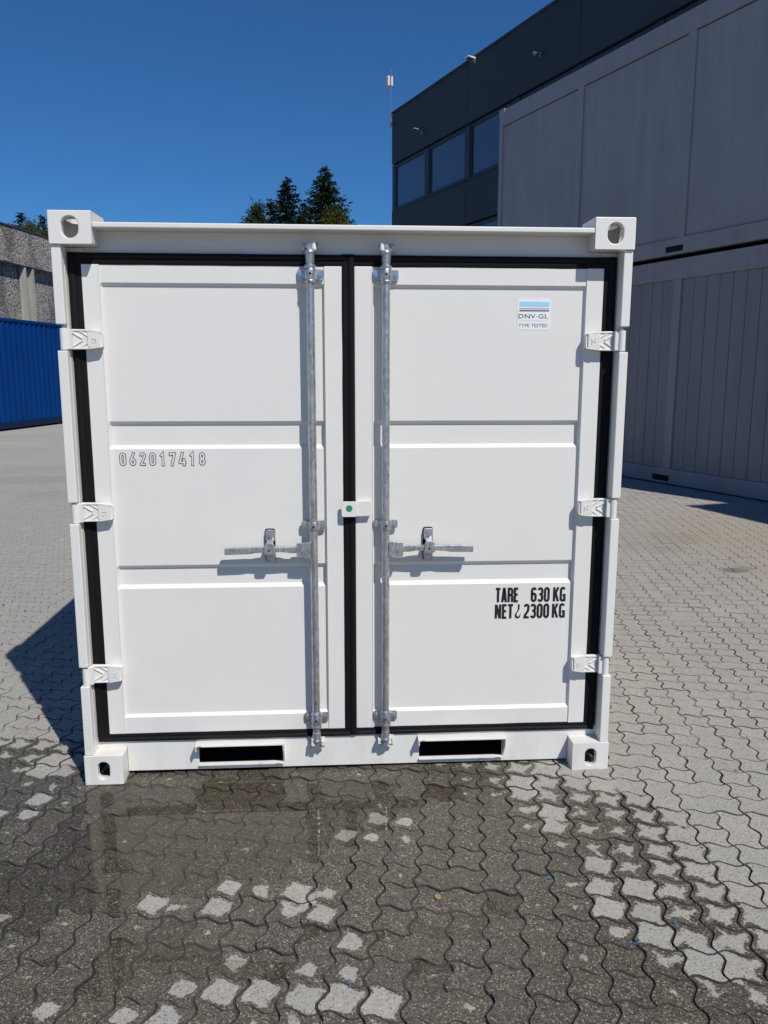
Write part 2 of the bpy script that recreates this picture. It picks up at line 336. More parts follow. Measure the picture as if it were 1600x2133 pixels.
def link(name, me, parent=None, smooth=None, bevel=0.0, seg=2):
    o = bpy.data.objects.new(name, me); COL.objects.link(o)
    if parent is not None:
        o.parent = parent
        if parent.get('_world'): o.matrix_parent_inverse = Matrix.Translation(-Vector(parent['_loc']))
    if smooth: me.shade_smooth() if smooth is True else me.set_sharp_from_angle(angle=R(smooth))
    if bevel:
        b = o.modifiers.new('bevel', 'BEVEL'); b.width = bevel; b.segments = seg; b.limit_method = 'ANGLE'; b.angle_limit = R(35)
    return o
def sub(name, me, part, **k):      # child of a part: parts sit at the root's own origin with an identity basis
    o = link(name, me, None, **k); o.parent = part; return o
def thing(name, label, cat, loc=(0,0,0), group=None, world=False, rz=0):
    o = bpy.data.objects.new(name, None); COL.objects.link(o); o.location = loc; o.rotation_euler = (0,0,rz); o.empty_display_size = .2
    o['label'] = label; o['category'] = cat
    if group: o['group'] = group
    if world: o['_world'] = 1; o['_loc'] = tuple(loc)
    return o
def tag(o, label, cat, group=None):
    o['label'] = label; o['category'] = cat
    if group: o['group'] = group
    return o
def copy_tree(o, parent=None):
    c = o.copy(); COL.objects.link(c); c.parent = parent
    for ch in list(o.children): copy_tree(ch, c)
    return c

# ------------------------------------------------------------------ GROUND
def sst(x, a, b):
    q = max(0, min(1, (x-a)/(b-a))); return q*q*(3-2*q)
PUD = [((270,1655),.22,.22,.95), ((480,1640),.35,.16,.95), ((330,1740),.50,.40,1.0), ((560,1720),.50,.32,1.0), ((760,1660),.45,.20,.9), ((90,1850),.5,.33,.8), ((300,1990),.40,.18,.85), ((560,1990),.25,.07,.7), ((980,1900),.24,.17,.78), ((880,2010),.2,.11,.72), ((900,1655),.3,.16,.72)]
PUD = [(g_px(*a), b, c, d) for a, b, c, d in PUD]
def und(x, y):
    v = 0.0
    for (gx, gy), rx, ry, a in PUD:
        v = max(v, a*math.exp(-(((x-gx)/rx)**2+((y-gy)/ry)**2)))
    return -0.0145*v + 0.0012*noise.noise(Vector((x*1.1, y*1.1, 3.3)))
cR, sR = math.cos(PROT), math.sin(PROT)
def lat(u, v): return (PO[0]+(u*cR-v*sR)*PITCHC, PO[1]+(u*sR+v*cR)*PITCHC)
AMP = 0.105
def wig(tt, lod):
    return None
ED = {0: ((0,0),(.15,.85),(.30,1.0),(.70,-1.0),(.85,-.85)), 1: ((0,0),(.24,1.0),(.76,-1.0))}
def outline(nu, nv, lod):
    """closed outline (u,v) of a stone nu x nv cells; edges wave so that every neighbour interlocks"""
    P = []
    for i in range(nu):                       # bottom, going +u : +v first
        P += [(i+a, AMP*b) for a, b in ED[lod]]
    for j in range(nv):                       # right side going +v : the same edge reads -u first when going up
        P += [(nu-AMP*b, j+a) for a, b in ED[lod]]
    for i in range(nu):                       # top going -u
        P += [(nu-i-a, nv-AMP*b) for a, b in ED[lod]]
    for j in range(nv):
        P += [(AMP*b, nv-j-a) for a, b in ED[lod]]
    return P
def inset(P, d):
    n = len(P); out = []
    for i in range(n):
        a, b, c = Vector(P[i-1]), Vector(P[i]), Vector(P[(i+1) % n])
        d1 = (b-a).normalized(); d2 = (c-b).normalized(); n1 = Vector((-d1.y, d1.x)); n2 = Vector((-d2.y, d2.x)); mt = (n1+n2).normalized()
        q = b+mt*d/max(.6, mt.dot(n1)); out.append((q.x, q.y))
    return out
def stone_geo(nu, nv, lod, gap=0.0019, jit=None):
    P = [(x*PITCHC, y*PITCHC) for x, y in outline(nu, nv, lod)]
    if jit: P = [(x+jit.uniform(-.0007,.0007), y+jit.uniform(-.0007,.0007)) for x, y in P]
    cx, cy = nu*PITCHC/2, nv*PITCHC/2
    A = inset(P, gap); B = inset(P, gap+.0019)
    n = len(P)
    vs = [(x-cx, y-cy, -.0125) for x, y in A]+[(x-cx, y-cy, -.0030) for x, y in A]+[(x-cx, y-cy, 0) for x, y in B]
    fs = [(i,(i+1)%n,n+(i+1)%n,n+i) for i in range(n)]+[(n+i,n+(i+1)%n,2*n+(i+1)%n,2*n+i) for i in range(n)]+[tuple(range(2*n,3*n))]
    return vs, fs
def project(q):
    d = Vector(q)-CAMP; z = d.dot(fwd)
    if z < .1: return None
    return (800+FPX*d.dot(rgt)/z, 1066.5-FPX*d.dot(upv)/z, z)
def build_paving():
    U0, U1, V0, V1 = -130, 110, -30, 150
    used = set(); stones = []
    rnd = random.Random(3)
    def want(x, y):
        d = math.hypot(x-CAMP.x, y-CAMP.y)
        if d > 15.75 or y < -3.4: return False
        if abs(x) < 0.86 and .45 < y < 2.1: return False
        if (x-5.57)*.935+(y-6.865)*.354 > .5: return False
        pr = project((x, y, 0))
        if d < 3.6: return True
        if pr is None or not (-620 < pr[0] < 2220): return False
        return True
    for v in range(V0, V1):
        for u in range(U0, U1):
            if (u, v) in used: continue
            x, y = lat(u+.5, v+.5)
            if not want(x, y): continue
            nu = nv = 1
            k = rnd.random()
            if k < .10 and (u+1, v) not in used: nu = 2
            elif k < .24 and (u, v+1) not in used: nv = 2
            for a in range(nu):
                for b in range(nv): used.add((u+a, v+b))
            cx, cy = lat(u+nu/2, v+nv/2)
            stones.append((cx, cy, nu, nv))
    far = MB(); NS = 96; RR = (15.6, 40, 120, 700)
    far.add([(CAMP.x+r_*math.cos(2*math.pi*i/NS), CAMP.y+r_*math.sin(2*math.pi*i/NS), -.0045) for r_ in RR for i in range(NS)],
            [(k*NS+i, k*NS+(i+1) % NS, (k+1)*NS+(i+1) % NS, (k+1)*NS+i) for k in range(3) for i in range(NS)])
    bed = MB()
    # bed sheet: fine grid near the camera, coarse beyond
    def grid(x0, x1, y0, y1, st):
        nx = int((x1-x0)/st); ny = int((y1-y0)/st); fa, fb = [], []
        for j in range(ny):
            for i in range(nx):
                cx, cy = x0+(i+.5)*st, y0+(j+.5)*st
                if math.hypot(cx-CAMP.x, cy-CAMP.y) > 15.7: continue
                f = (j*(nx+1)+i, j*(nx+1)+i+1, (j+1)*(nx+1)+i+1, (j+1)*(nx+1)+i)
                (fa if want(cx, cy) or (abs(cx) < 1.1 and -.1 < cy < 2.5) else fb).append(f)
        pts = [(x0+i*st, y0+j*st) for j in range(ny+1) for i in range(nx+1)]
        bed.add([(x, y, und(x, y)-.0080) for x, y in pts], fa)
        far.add([(x, y, -.0045) for x, y in pts], fb)
    grid(-16, 16, -18.9, 12.6, .15)
    fo = far.build('ground', 'far_paving'); fo['kind'] = 'structure'
    bo = bed.build('paving', 'joint_sand'); bo['kind'] = 'structure'
    def vis(st):
        pr = project((st[0], st[1], 0)); 
        if pr is None or not (-30 < pr[0] < 1630) or pr[1] > 2200: return 1e9
        if abs(st[0]) < 1.05 and st[1] > .03: return 1e9
        return pr[2]/(.5+.5*st[2]*st[3])
    stones.sort(key=vis)
    protos = {}
    for nu, nv in ((1,1),(2,1),(1,2)):
        for k in range(4):
            mb = MB(); mb.add(*stone_geo(nu, nv, 0, .0014+.0005*k, random.Random(k*7+nu))); mb.mi = [1]*(len(mb.f)-1)+[0]; protos[(nu,nv,k)] = mb.mesh('paver', ['paver_concrete', 'joint_sand'])
    fv, ff, fm = [], [], []; mid = {}
    for lod in (0, 1):
        for nu, nv in ((1,1),(2,1),(1,2)): mid[(nu,nv,lod)] = stone_geo(nu, nv, lod)
    for i, (cx, cy, nu, nv) in enumerate(stones):
        z = und(cx, cy)+rnd.gauss(0, .0007); ax, ay = rnd.gauss(0, R(.32)), rnd.gauss(0, R(.32)); rz = PROT+rnd.gauss(0, R(.5))
        ox, oy = rnd.gauss(0, .0006), rnd.gauss(0, .0006)
        if i < 300:
            o = bpy.data.objects.new('paver', protos[(nu,nv,rnd.randrange(4))]); COL.objects.link(o); o.parent = bo
            o.location = (cx+ox, cy+oy, z); o.rotation_euler = (ax, ay, rz)
        else:
            d = math.hypot(cx-CAMP.x, cy-CAMP.y)
            vs, fs = mid[(nu, nv, 0 if d < 6.5 else 1)]
            mt = Matrix.Translation((cx+ox, cy+oy, z)) @ Matrix.Rotation(rz, 4, 'Z') @ Matrix.Rotation(ax, 4, 'X') @ Matrix.Rotation(ay, 4, 'Y')
            a, b, c, tx = mt[0]; d_, e_, f_, ty = mt[1]; g_, h_, k_, tz = mt[2]
            o0 = len(fv)
            fv.extend([(a*x+b*y+c*q+tx, d_*x+e_*y+f_*q+ty, g_*x+h_*y+k_*q+tz) for x, y, q in vs])
            ff.extend([tuple(j+o0 for j in f) for f in fs]); fm.extend([1]*(len(fs)-1)+[0])
    me = bpy.data.meshes.new('paver_field'); me.from_pydata(fv, [], ff); me.materials.append(M['paver_concrete']); me.materials.append(M['joint_sand']); me.polygons.foreach_set('material_index', fm)
    po = bpy.data.objects.new('paver_field', me); COL.objects.link(po); po.parent = bo; po['kind'] = 'stuff'
    print('stones', len(stones), 'faces', len(ff))
build_paving()
# standing water over the sunken part of the paving
pu = MB(); ring = []
for k in range(72):
    a = 2*math.pi*k/72; rr = 1+.10*noise.noise(Vector((math.cos(a)*1.7, math.sin(a)*1.7, 9)))
    ring.append((-.42+1.55*rr*math.cos(a), -.70+.86*rr*math.sin(a), -.0082))
pu.add(ring, [tuple(range(72))]); po = pu.build('puddle', 'water_film')
if po.data.polygons[0].normal.z < 0: po.data.flip_normals()
po['kind'] = 'structure'

# ------------------------------------------------------------------ WHITE CONTAINER
WC = thing('storage_container', 'white steel storage container with double doors and galvanised locking rods', 'container', (0, 1.2, 0), world=True)
D = .078          # door face behind the corner-fitting front
def stad(cx, cz, hw, hh, n=28, flat_top=0.0):
    """rounded slot outline in the two face axes"""
    P = []; r = min(hw, hh)
    for i in range(n):
        a = 2*math.pi*(i+.5)/n; c, s = math.cos(a), math.sin(a)
        if hh >= hw: P.append((cx+hw*c, cz+(hh-r)*(1 if s > 0 else -1)+r*s))
        else: P.append((cx+(hw-r)*(1 if c > 0 else -1)+r*c, cz+hh*s))
    return P
def holed_face(mb, org, ea, eb, ha, hb, hw, hh, inn, depth, n=28):
    """rectangular face (half sizes ha, hb) with a slot through it, and the slot's wall going inward"""
    org, ea, eb, inn = Vector(org), Vector(ea), Vector(eb), Vector(inn)
    H = stad(0, 0, hw, hh, n); O = []
    for i in range(n):
        a = 2*math.pi*(i+.5)/n; c, s = math.cos(a), math.sin(a); k = 1/max(abs(c), abs(s)); O.append((max(-1,min(1,c*k))*ha, max(-1,min(1,s*k))*hb))
    vs = [org+ea*x+eb*y for x, y in O]+[org+ea*x+eb*y for x, y in H]+[org+ea*x+eb*y+inn*depth for x, y in H]
    fs = [(i,(i+1)%n,n+(i+1)%n,n+i) for i in range(n)]+[(n+i,n+(i+1)%n,2*n+(i+1)%n,2*n+i) for i in range(n)]
    # corners of the rectangle
    b0 = len(vs); vs += [org+ea*(sx*ha)+eb*(sy*hb) for sx, sy in ((1,1),(-1,1),(-1,-1),(1,-1))]
    q = n//4
    for k in range(4):
        i = (k*q+q//2-1)
        fs.append((i, b0+k, i+1))
    mb.add(vs, fs)
def casting(name, x0, x1, y0, y1, z0, z1, outx, front, top, slot=(.031,.039)):
    mb = MB(); ex, ey, ez = (1,0,0), (0,1,0), (0,0,1)
    cx, cy, cz = (x0+x1)/2, (y0+y1)/2, (z0+z1)/2; hx, hy, hz = (x1-x0)/2, (y1-y0)/2, (z1-z0)/2
    yf, yb = (y0, y1) if front else (y1, y0); s = 1 if front else -1
    holed_face(mb, (cx,yf,cz), ex, ez, hx, hz, slot[0], slot[1], (0,s,0), .024)
    xo = x0 if outx < 0 else x1; xi = x1 if outx < 0 else x0
    holed_face(mb, (xo,cy,cz), ey, ez, hy, hz, slot[0]+.006, slot[1], (-outx,0,0), .022)
    zt, zb = (z1, z0) if top else (z0, z1)
    holed_face(mb, (cx,cy,zt), ex, ey, hx, hy, .03, .055, (0,0,-1 if top else 1), .026)
    # plain faces: inner side, back, other z
    mb.add([(xi,y0,z0),(xi,y1,z0),(xi,y1,z1),(xi,y0,z1)], [(0,1,2,3)])
    mb.add([(x0,yb,z0),(x1,yb,z0),(x1,yb,z1),(x0,yb,z1)], [(0,1,2,3)])
    mb.add([(x0,y0,zb),(x1,y0,zb),(x1,y1,zb),(x0,y1,zb)], [(0,1,2,3)])
    me = mb.mesh(name, 'white_paint')
    bm = bmesh.new(); bm.from_mesh(me); bmesh.ops.remove_doubles(bm, verts=bm.verts[:], dist=1e-5); bmesh.ops.recalc_face_normals(bm, faces=bm.faces[:]); bm.to_mesh(me); bm.free()
    return link(name, me, WC, bevel=.0045, seg=3)
LY = 2.438
for sx in (-1, 1):
    xa, xb = sorted((sx*1.1, sx*.943))
    casting('corner_casting', xa, xb, 0, .178, 2.142, 2.26, sx, True, True)
    casting('corner_casting', xa, xb, LY-.178, LY, 2.142, 2.26, sx, False, True)
    casting('corner_casting', xa, xb, 0, .178, -.008, .119, sx, True, False, (.024,.038))
    casting('corner_casting', xa, xb, LY-.178, LY, -.008, .119, sx, False, False, (.024,.038))
    # corner post: continuous inner post + cut front sections between the hinges
    ip = MB(); a, b = sorted((sx*1.084, sx*1.062)); ip.box(a, b, .046, .15, .121, 2.1405)
    a, b = sorted((sx*1.062, sx*1.0)); ip.box(a, b, .092, .15, .121, 2.1405)
    ip.build('corner_post', 'white_paint', WC, bevel=.002)
    for z0, z1 in ((.1205,.417),(.499,1.089),(1.174,1.756),(1.853,2.1405)):
        ps = MB(); a, b = sorted((sx*1.097, sx*1.0615)); ps.box(a, b, .009, .0445, z0, z1)
        a, b = sorted((sx*1.0685, sx*1.0615)); ps.box(a, b, .046, D+.012, z0+.001, z1-.001)
        ps.build('post_section', 'white_paint', WC, bevel=.0035, seg=3)
        for zz in (z1,):   # weld bead under the fitting
            if zz > 2.1: 
                wb = MB(); wb.cyl((a-.02*sx if sx > 0 else a, .012, zz+.001), (b, .012, zz+.001), .005, 8); wb.build('weld_bead', 'white_paint', WC, smooth=40)
    rp = MB(); a, b = sorted((sx*1.09, sx*1.0)); rp.box(a, b, LY-.15, LY-.01, .121, 2.1405); rp.build('corner_post', 'white_paint', WC, bevel=.003)
    # side: rails and corrugated wall
    rl = MB(); a, b = sorted((sx*1.095, sx*1.03)); rl.box(a, b, .180, LY-.180, 2.16, 2.225); rl.build('roof_rail', 'white_paint', WC, bevel=.004)
    rl = MB(); rl.box(a, b, .180, LY-.180, .02, .15); rl.build('base_rail', 'white_paint', WC, bevel=.004)
    cw = MB(); P = []; y = .15; 
    while y < LY-.15: P += [(y,0),(y+.07,0),(y+.105,1),(y+.175,1)]; y += .21
    P = [q for q in P if q[0] < LY-.1]
    vs = [(sx*(1.085-.036*k), yy, zz) for zz in (.15, 2.16) for yy, k in P]; n = len(P)
    cw.add(vs, [(i,i+1,n+i+1,n+i) for i in range(n-1)]); cw.build('side_wall', 'white_paint', WC)
# header with protruding drip lip
h = MB(); h.box(-.9415, .9415, 0.002, .105, 2.201, 2.220); h.build('drip_lip', 'white_paint', WC, bevel=.004, seg=3)
h = MB(); h.box(-1.0, 1.0, .098, .15, 2.085, 2.201); h.build('header', 'white_paint', WC)
h = MB(); h.box(-.9415, .9415, .105, .178, 2.2205, 2.238); h.build('roof_edge', 'white_paint', WC, bevel=.004)
# roof with shallow corrugation, rear wall, floor
rf = MB(); P = []; y = .178
while y < LY-.16: P += [(y,0),(y+.09,0),(y+.12,1),(y+.18,1)]; y += .21
vs = [(x, yy, 2.222+.014*k) for x in (-1.03, 1.03) for yy, k in P]; n = len(P)
rf.add(vs, [(i,i+1,n+i+1,n+i) for i in range(n-1)]); rf.build('roof_panel', 'white_paint', WC)
rw = MB(); rw.box(-1.0, 1.0, LY-.06, LY-.05, .12, 2.2); rw.build('rear_wall', 'white_paint', WC)
fl = MB(); fl.box(-1.03, 1.03, .2, LY-.1, .135, .16); fl.build('floor_panel', 'dark_steel_and_shade', WC)
# front sill with two fork pocket openings
PK = ((-.645, -.291), (.293, .654)); ZO, ZP = .038, .133
sill = MB(); z0, z1 = .012, .165
segs = [(-.941, PK[0][0]), (PK[0][1], PK[1][0]), (PK[1][1], .941)]
for a, b in segs: sill.box(a, b, D+.002, D+.06, z0, z1)
for a, b in PK: sill.box(a, b, D+.0021, D+.008, z0, ZO); sill.box(a, b, D+.0021, D+.0599, ZP, z1)
for sx in (-1, 1):
    a, b = sorted((sx*1.0615, sx*.941)); sill.box(a, b, D+.0022, D+.0598, .1195, .165)
sill.build('front_sill', 'white_paint', WC)
for a, b in PK:
    fp = MB(); tk = .006
    fp.box(a-.008, b+.008, .026, D+.002, ZP+.001, ZP+.007)              # hood plate
    fp.add([(a-.008,.026,ZP+.001),(a-.008,D+.002,ZP+.001),(a-.008,D+.002,ZP-.03),(a-.002,.026,ZP+.001),(a-.002,D+.002,ZP+.001),(a-.002,D+.002,ZP-.03),(a-.008,.03,ZP-.022),(a-.002,.03,ZP-.022)],
           [(0,1,2,6),(3,4,5,7),(0,3,7,6),(6,7,5,2),(0,1,4,3)])
    fp.add([(b+.002,.026,ZP+.001),(b+.002,D+.002,ZP+.001),(b+.002,D+.002,ZO-.004),(b+.008,.026,ZP+.001),(b+.008,D+.002,ZP+.001),(b+.008,D+.002,ZO-.004),(b+.002,.034,ZP-.026),(b+.008,.034,ZP-.026)],
           [(0,1,2,6),(3,4,5,7),(0,3,7,6),(6,7,5,2),(0,1,4,3)])
    fp.box(a-.002, b+.004, .068, D+.001, ZO-.009, ZO-.003)              # bottom lip
    fo_ = fp.build('fork_pocket', 'white_paint', WC, bevel=.0012)
    tn = MB(); y0, y1 = D+.0085, 2.3
    a2, b2, zo2, zp2 = a+.001, b-.001, ZO-.001, ZP-.001
    tn.add([(a2,y0,zo2),(b2,y0,zo2),(b2,y1,zo2),(a2,y1,zo2),(a2,y0,zp2),(b2,y0,zp2),(b2,y1,zp2),(a2,y1,zp2)], [(0,1,2,3),(4,5,6,7),(0,3,7,4),(1,2,6,5),(2,3,7,6)])
    tn.build('pocket_tunnel', 'dark_steel_and_shade', WC)  # walls coloured near black: the shade inside the tunnel is painted in
    for rb in ((a+.005, a+.02, .0255, .0262, ZP+.003, ZP+.0065), (b-.03, b-.01, .0672, .0679, ZO-.008, ZO-.005), (b-.10, b-.095, .0672, .0679, ZO-.008, ZO-.005)):
        ru = MB(); ru.box(*rb); ru.build('rust_chip', 'rust', WC)

# doors
def door(name, xs, xe, px0, px1):
    """sheet: frame flush at D, pressed field and two grooves"""
    zs = [(.179,0),(.250,0),(.262,1),(.803,1),(.818,2),(.886,2),(.901,1),(1.375,1),(1.390,2),(1.470,2),(1.485,1),(2.000,1),(2.013,0),(2.080,0)]
    dep = {0: .002, 1: .014, 2: .028}
    xm = [(px0, 0), (px0+.004, .5), (px0+.009, 1), (px1-.009, 1), (px1-.004, .5), (px1, 0)]
    mb = MB(); vs = []; nx = len(xm)
    for z, k in zs:
        for x, f in xm: vs.append((x, D+.002+(dep[k]-.002)*f, z))
    mb.add(vs, [(j*nx+i, j*nx+i+1, (j+1)*nx+i+1, (j+1)*nx+i) for j in range(len(zs)-1) for i in range(nx-1)])
    o = link(name, mb.mesh(name, 'white_paint'), WC)
    for a, b in ((xs, px0), (px1, xe)):
        st = MB(); r = .012
        outer = a if a in (xs,) else b
        st.box(a, b, D-.001, D+.05, .179, 2.080); sub('stile', st.mesh('stile', 'white_paint'), o, bevel=.0035, seg=3)
    bk = MB(); bk.box(xs+.002, xe-.002, D+.045, D+.055, .181, 2.078); sub('backing_sheet', bk.mesh('backing_sheet', 'white_paint'), o)
    for x in (px0, px1):   # paint-covered weld seams
        wl = MB(); wl.cyl((x, D-.0006, .181), (x, D-.0006, 2.078), .0022, 6); sub('weld_seam', wl.mesh('weld_seam', 'white_paint'), o, smooth=40)
    return o
dl = door('door', -1.012, -.0235, -.946, -.091); dl['label'] = 'left door leaf with the outlined number'
dr = door('door', .0235, 1.009, .094, .942); dr['label'] = 'right door leaf with sticker and weight marking'

# rubber gaskets: rounded, slightly irregular
def gasket(name, parent, path, wd, y, hgt=.016, closed=False):
    """strip along path in (x,z); section: flat outer lip + raised inner bead"""
    mb = MB(); n = len(path); P = [Vector(q) for q in path]; rows = []
    prof = [(-.5,0),(-.5,.35),(-.30,.55),(-.05,.5),(.05,.85),(.28,1.0),(.46,.75),(.5,0)]
    for i in range(n):
        d1 = (P[i]-P[i-1]).normalized() if i else (P[1]-P[0]).normalized(); d2 = (P[(i+1)%n]-P[i]).normalized() if i < n-1 else d1
        n1 = Vector((-d1.y, d1.x)); n2 = Vector((-d2.y, d2.x)); mt = (n1+n2).normalized(); k = 1/max(.5, mt.dot(n1))
        ww = wd*(1+.05*noise.noise(Vector((P[i].x*6, P[i].y*6, 2))))
        rows.append([(P[i].x+mt.x*a*ww*k, y-hgt*b+.0015*noise.noise(Vector((P[i].x*9, P[i].y*9, 5))), P[i].y+mt.y*a*ww*k) for a, b in prof])
    vs = [q for r_ in rows for q in r_]; m_ = len(prof)
    mb.add(vs, [(i*m_+j, i*m_+j+1, (i+1)*m_+j+1, (i+1)*m_+j) for i in range(n-1) for j in range(m_-1)])
    mb.add(rows[0], [tuple(range(m_))]); mb.add(rows[-1], [tuple(range(m_))])
    return sub(name, mb.mesh(name, 'rubber'), parent, smooth=50)
def seg_path(pts, st=.06):
    out = []
    for a, b in zip(pts[:-1], pts[1:]):
        L = math.hypot(b[0]-a[0], b[1]-a[1]); k = max(1, int(L/st))
        out += [(a[0]+(b[0]-a[0])*i/k, a[1]+(b[1]-a[1])*i/k) for i in range(k)]
    return out+[pts[-1]]
# outer gasket runs: each leaf has its own, on three sides; the centre strip belongs to the left leaf
gw = .048; GY = D+.006
gasket('gasket', dl, seg_path([(-.002, .1635), (-1.0345, .1635)]), .034, GY)
gasket('gasket', dl, seg_path([(-1.0345, .150), (-1.0345, 2.122)]), gw, GY)
gasket('gasket', dl, seg_path([(-1.0345, 2.1005), (-.002, 2.1005)]), gw-.003, GY)
gasket('gasket', dr, seg_path([(1.031, .166), (.004, .166)]), .034, GY+.001)
gasket('gasket', dr, seg_path([(1.031, 2.123), (1.031, .150)]), gw, GY+.001)
gasket('gasket', dr, seg_path([(.004, 2.1005), (1.031, 2.1005)]), gw-.003, GY+.001)
gasket('gasket', dl, seg_path([(-.0005, 2.124), (-.0005, .152)]), .050, GY-.0015)
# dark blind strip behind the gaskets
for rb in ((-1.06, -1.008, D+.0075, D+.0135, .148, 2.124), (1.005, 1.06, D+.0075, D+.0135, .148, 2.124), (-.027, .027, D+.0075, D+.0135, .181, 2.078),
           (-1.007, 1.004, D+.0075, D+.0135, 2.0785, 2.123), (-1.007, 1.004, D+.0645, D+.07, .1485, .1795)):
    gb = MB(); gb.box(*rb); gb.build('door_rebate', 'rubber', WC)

# hinges
def text_mesh(body, size, name, mats, sx=1.0, ext=0.0, outline=0.0, spacing=1.0, off=0.0):
    cu = bpy.data.curves.new(name, 'FONT'); cu.body = body; cu.size = size; cu.space_character = spacing; cu.offset = off
    cu.extrude = ext; cu.resolution_u = 4
    if outline: cu.fill_mode = 'NONE' if cu.dimensions == '3D' else cu.fill_mode; cu.dimensions = '3D'; cu.fill_mode = 'FULL'; cu.bevel_depth = outline; cu.bevel_resolution = 0
    ob = bpy.data.objects.new(name, cu); COL.objects.link(ob)
    bpy.context.view_layer.update()
    me = bpy.data.meshes.new_from_object(ob.evaluated_get(bpy.context.evaluated_depsgraph_get()))
    bpy.data.objects.remove(ob); bpy.data.curves.remove(cu)
    me.materials.clear(); me.materials.append(M[mats]); me.name = name
    return me
def fit_text(me, x0, x1, z0, z1, y, rot=0):
    """lay a text mesh (built in xy) upright in the xz plane, fitted to a box"""
    xs = [v.co.x for v in me.vertices]; ys = [v.co.y for v in me.vertices]; a, b, c, d = min(xs), max(xs), min(ys), max(ys)
    for v in me.vertices:
        fx, fy = (v.co.x-a)/(b-a), (v.co.y-c)/(d-c); dz = v.co.z
        if rot == 0: X, Z = x0+fx*(x1-x0), z0+fy*(z1-z0)
        elif rot == 1: X, Z = x0+(1-fy)*(x1-x0), z0+fx*(z1-z0)      # reads upward
        else: X, Z = x0+fy*(x1-x0), z0+(1-fx)*(z1-z0)               # reads downward
        v.co = (X, y-dz, Z)
    return me
def rounded(poly, r, n=4):
    out = []; k = len(poly)
    for i in range(k):
        a, b, c = Vector(poly[i-1]), Vector(poly[i]), Vector(poly[(i+1) % k]); d1 = (a-b).normalized(); d2 = (c-b).normalized()
        p1, p2 = b+d1*r, b+d2*r
        for j in range(n+1):
            tt = j/n; q = (1-tt)**2*p1+2*tt*(1-tt)*b+tt*tt*p2; out.append((q.x, q.y))
    return out
for sx, leaf in ((-1, dl), (1, dr)):
    for zc in (1.799, 1.130, .457):
        def U(u): return sx*(1.078-u)
        mb = MB()
        mb.cyl((sx*1.076, .030, zc-.0395), (sx*1.076, .030, zc+.0395), .0145, 20)
        # knuckle web from barrel to blade
        mb.prism([(U(-.002), zc-.037), (U(.03), zc-.037), (U(.03), zc+.037), (U(-.002), zc+.037)][::sx if sx > 0 else -1], .026, .042)
        bl = rounded([(U(.018), zc-.0385), (U(.075), zc-.0375), (U(.140), zc-.030), (U(.140), zc+.029), (U(.075), zc+.0375), (U(.018), zc+.0385)], .006)
        mb.prism(bl, .048, .062)
        mb.prism([(U(.085), zc-.030), (U(.132), zc-.026), (U(.132), zc+.025), (U(.085), zc+.031)], .0425, .0485)      # raised pad
        mb.prism([(U(.085), zc-.028), (U(.138), zc-.026), (U(.138), zc+.025), (U(.085), zc+.028)], .062, D)            # foot on the door
        for sg in (-1, 1):
            mb.bar((U(.020), .0475, zc+sg*.034), (U(.090), .0475, zc+sg*.0335), .0065, .0065)         # rims
            mb.bar((U(.090), .045, zc+sg*.0335), (U(.136), .047, zc+sg*.0275), .008, .006)
            mb.bar((U(.022), .0475, zc+sg*.030), (U(.066), .0475, zc+sg*.003), .0065, .006)          # V rib
            mb.bar((U(.056), .0475, zc+sg*.031), (U(.086), .0475, zc+sg*.012), .005, .0055)
        ho = mb.build('hinge', 'white_paint', WC, bevel=.0016)
        tm = text_mesh('SL', .02, 'cast_mark', 'white_paint', ext=.0012)
        xa, xb = sorted((U(.101), U(.119)))
        fit_text(tm, xa, xb, zc-.013, zc+.012, .0418, 1 if sx < 0 else 2); sub('cast_mark', tm, ho)
        pn = MB(); pn.cyl((sx*1.076, .030, zc-.046), (sx*1.076, .030, zc+.046), .007, 12); sub('hinge_pin', pn.mesh('hinge_pin', 'white_paint'), ho, smooth=40)

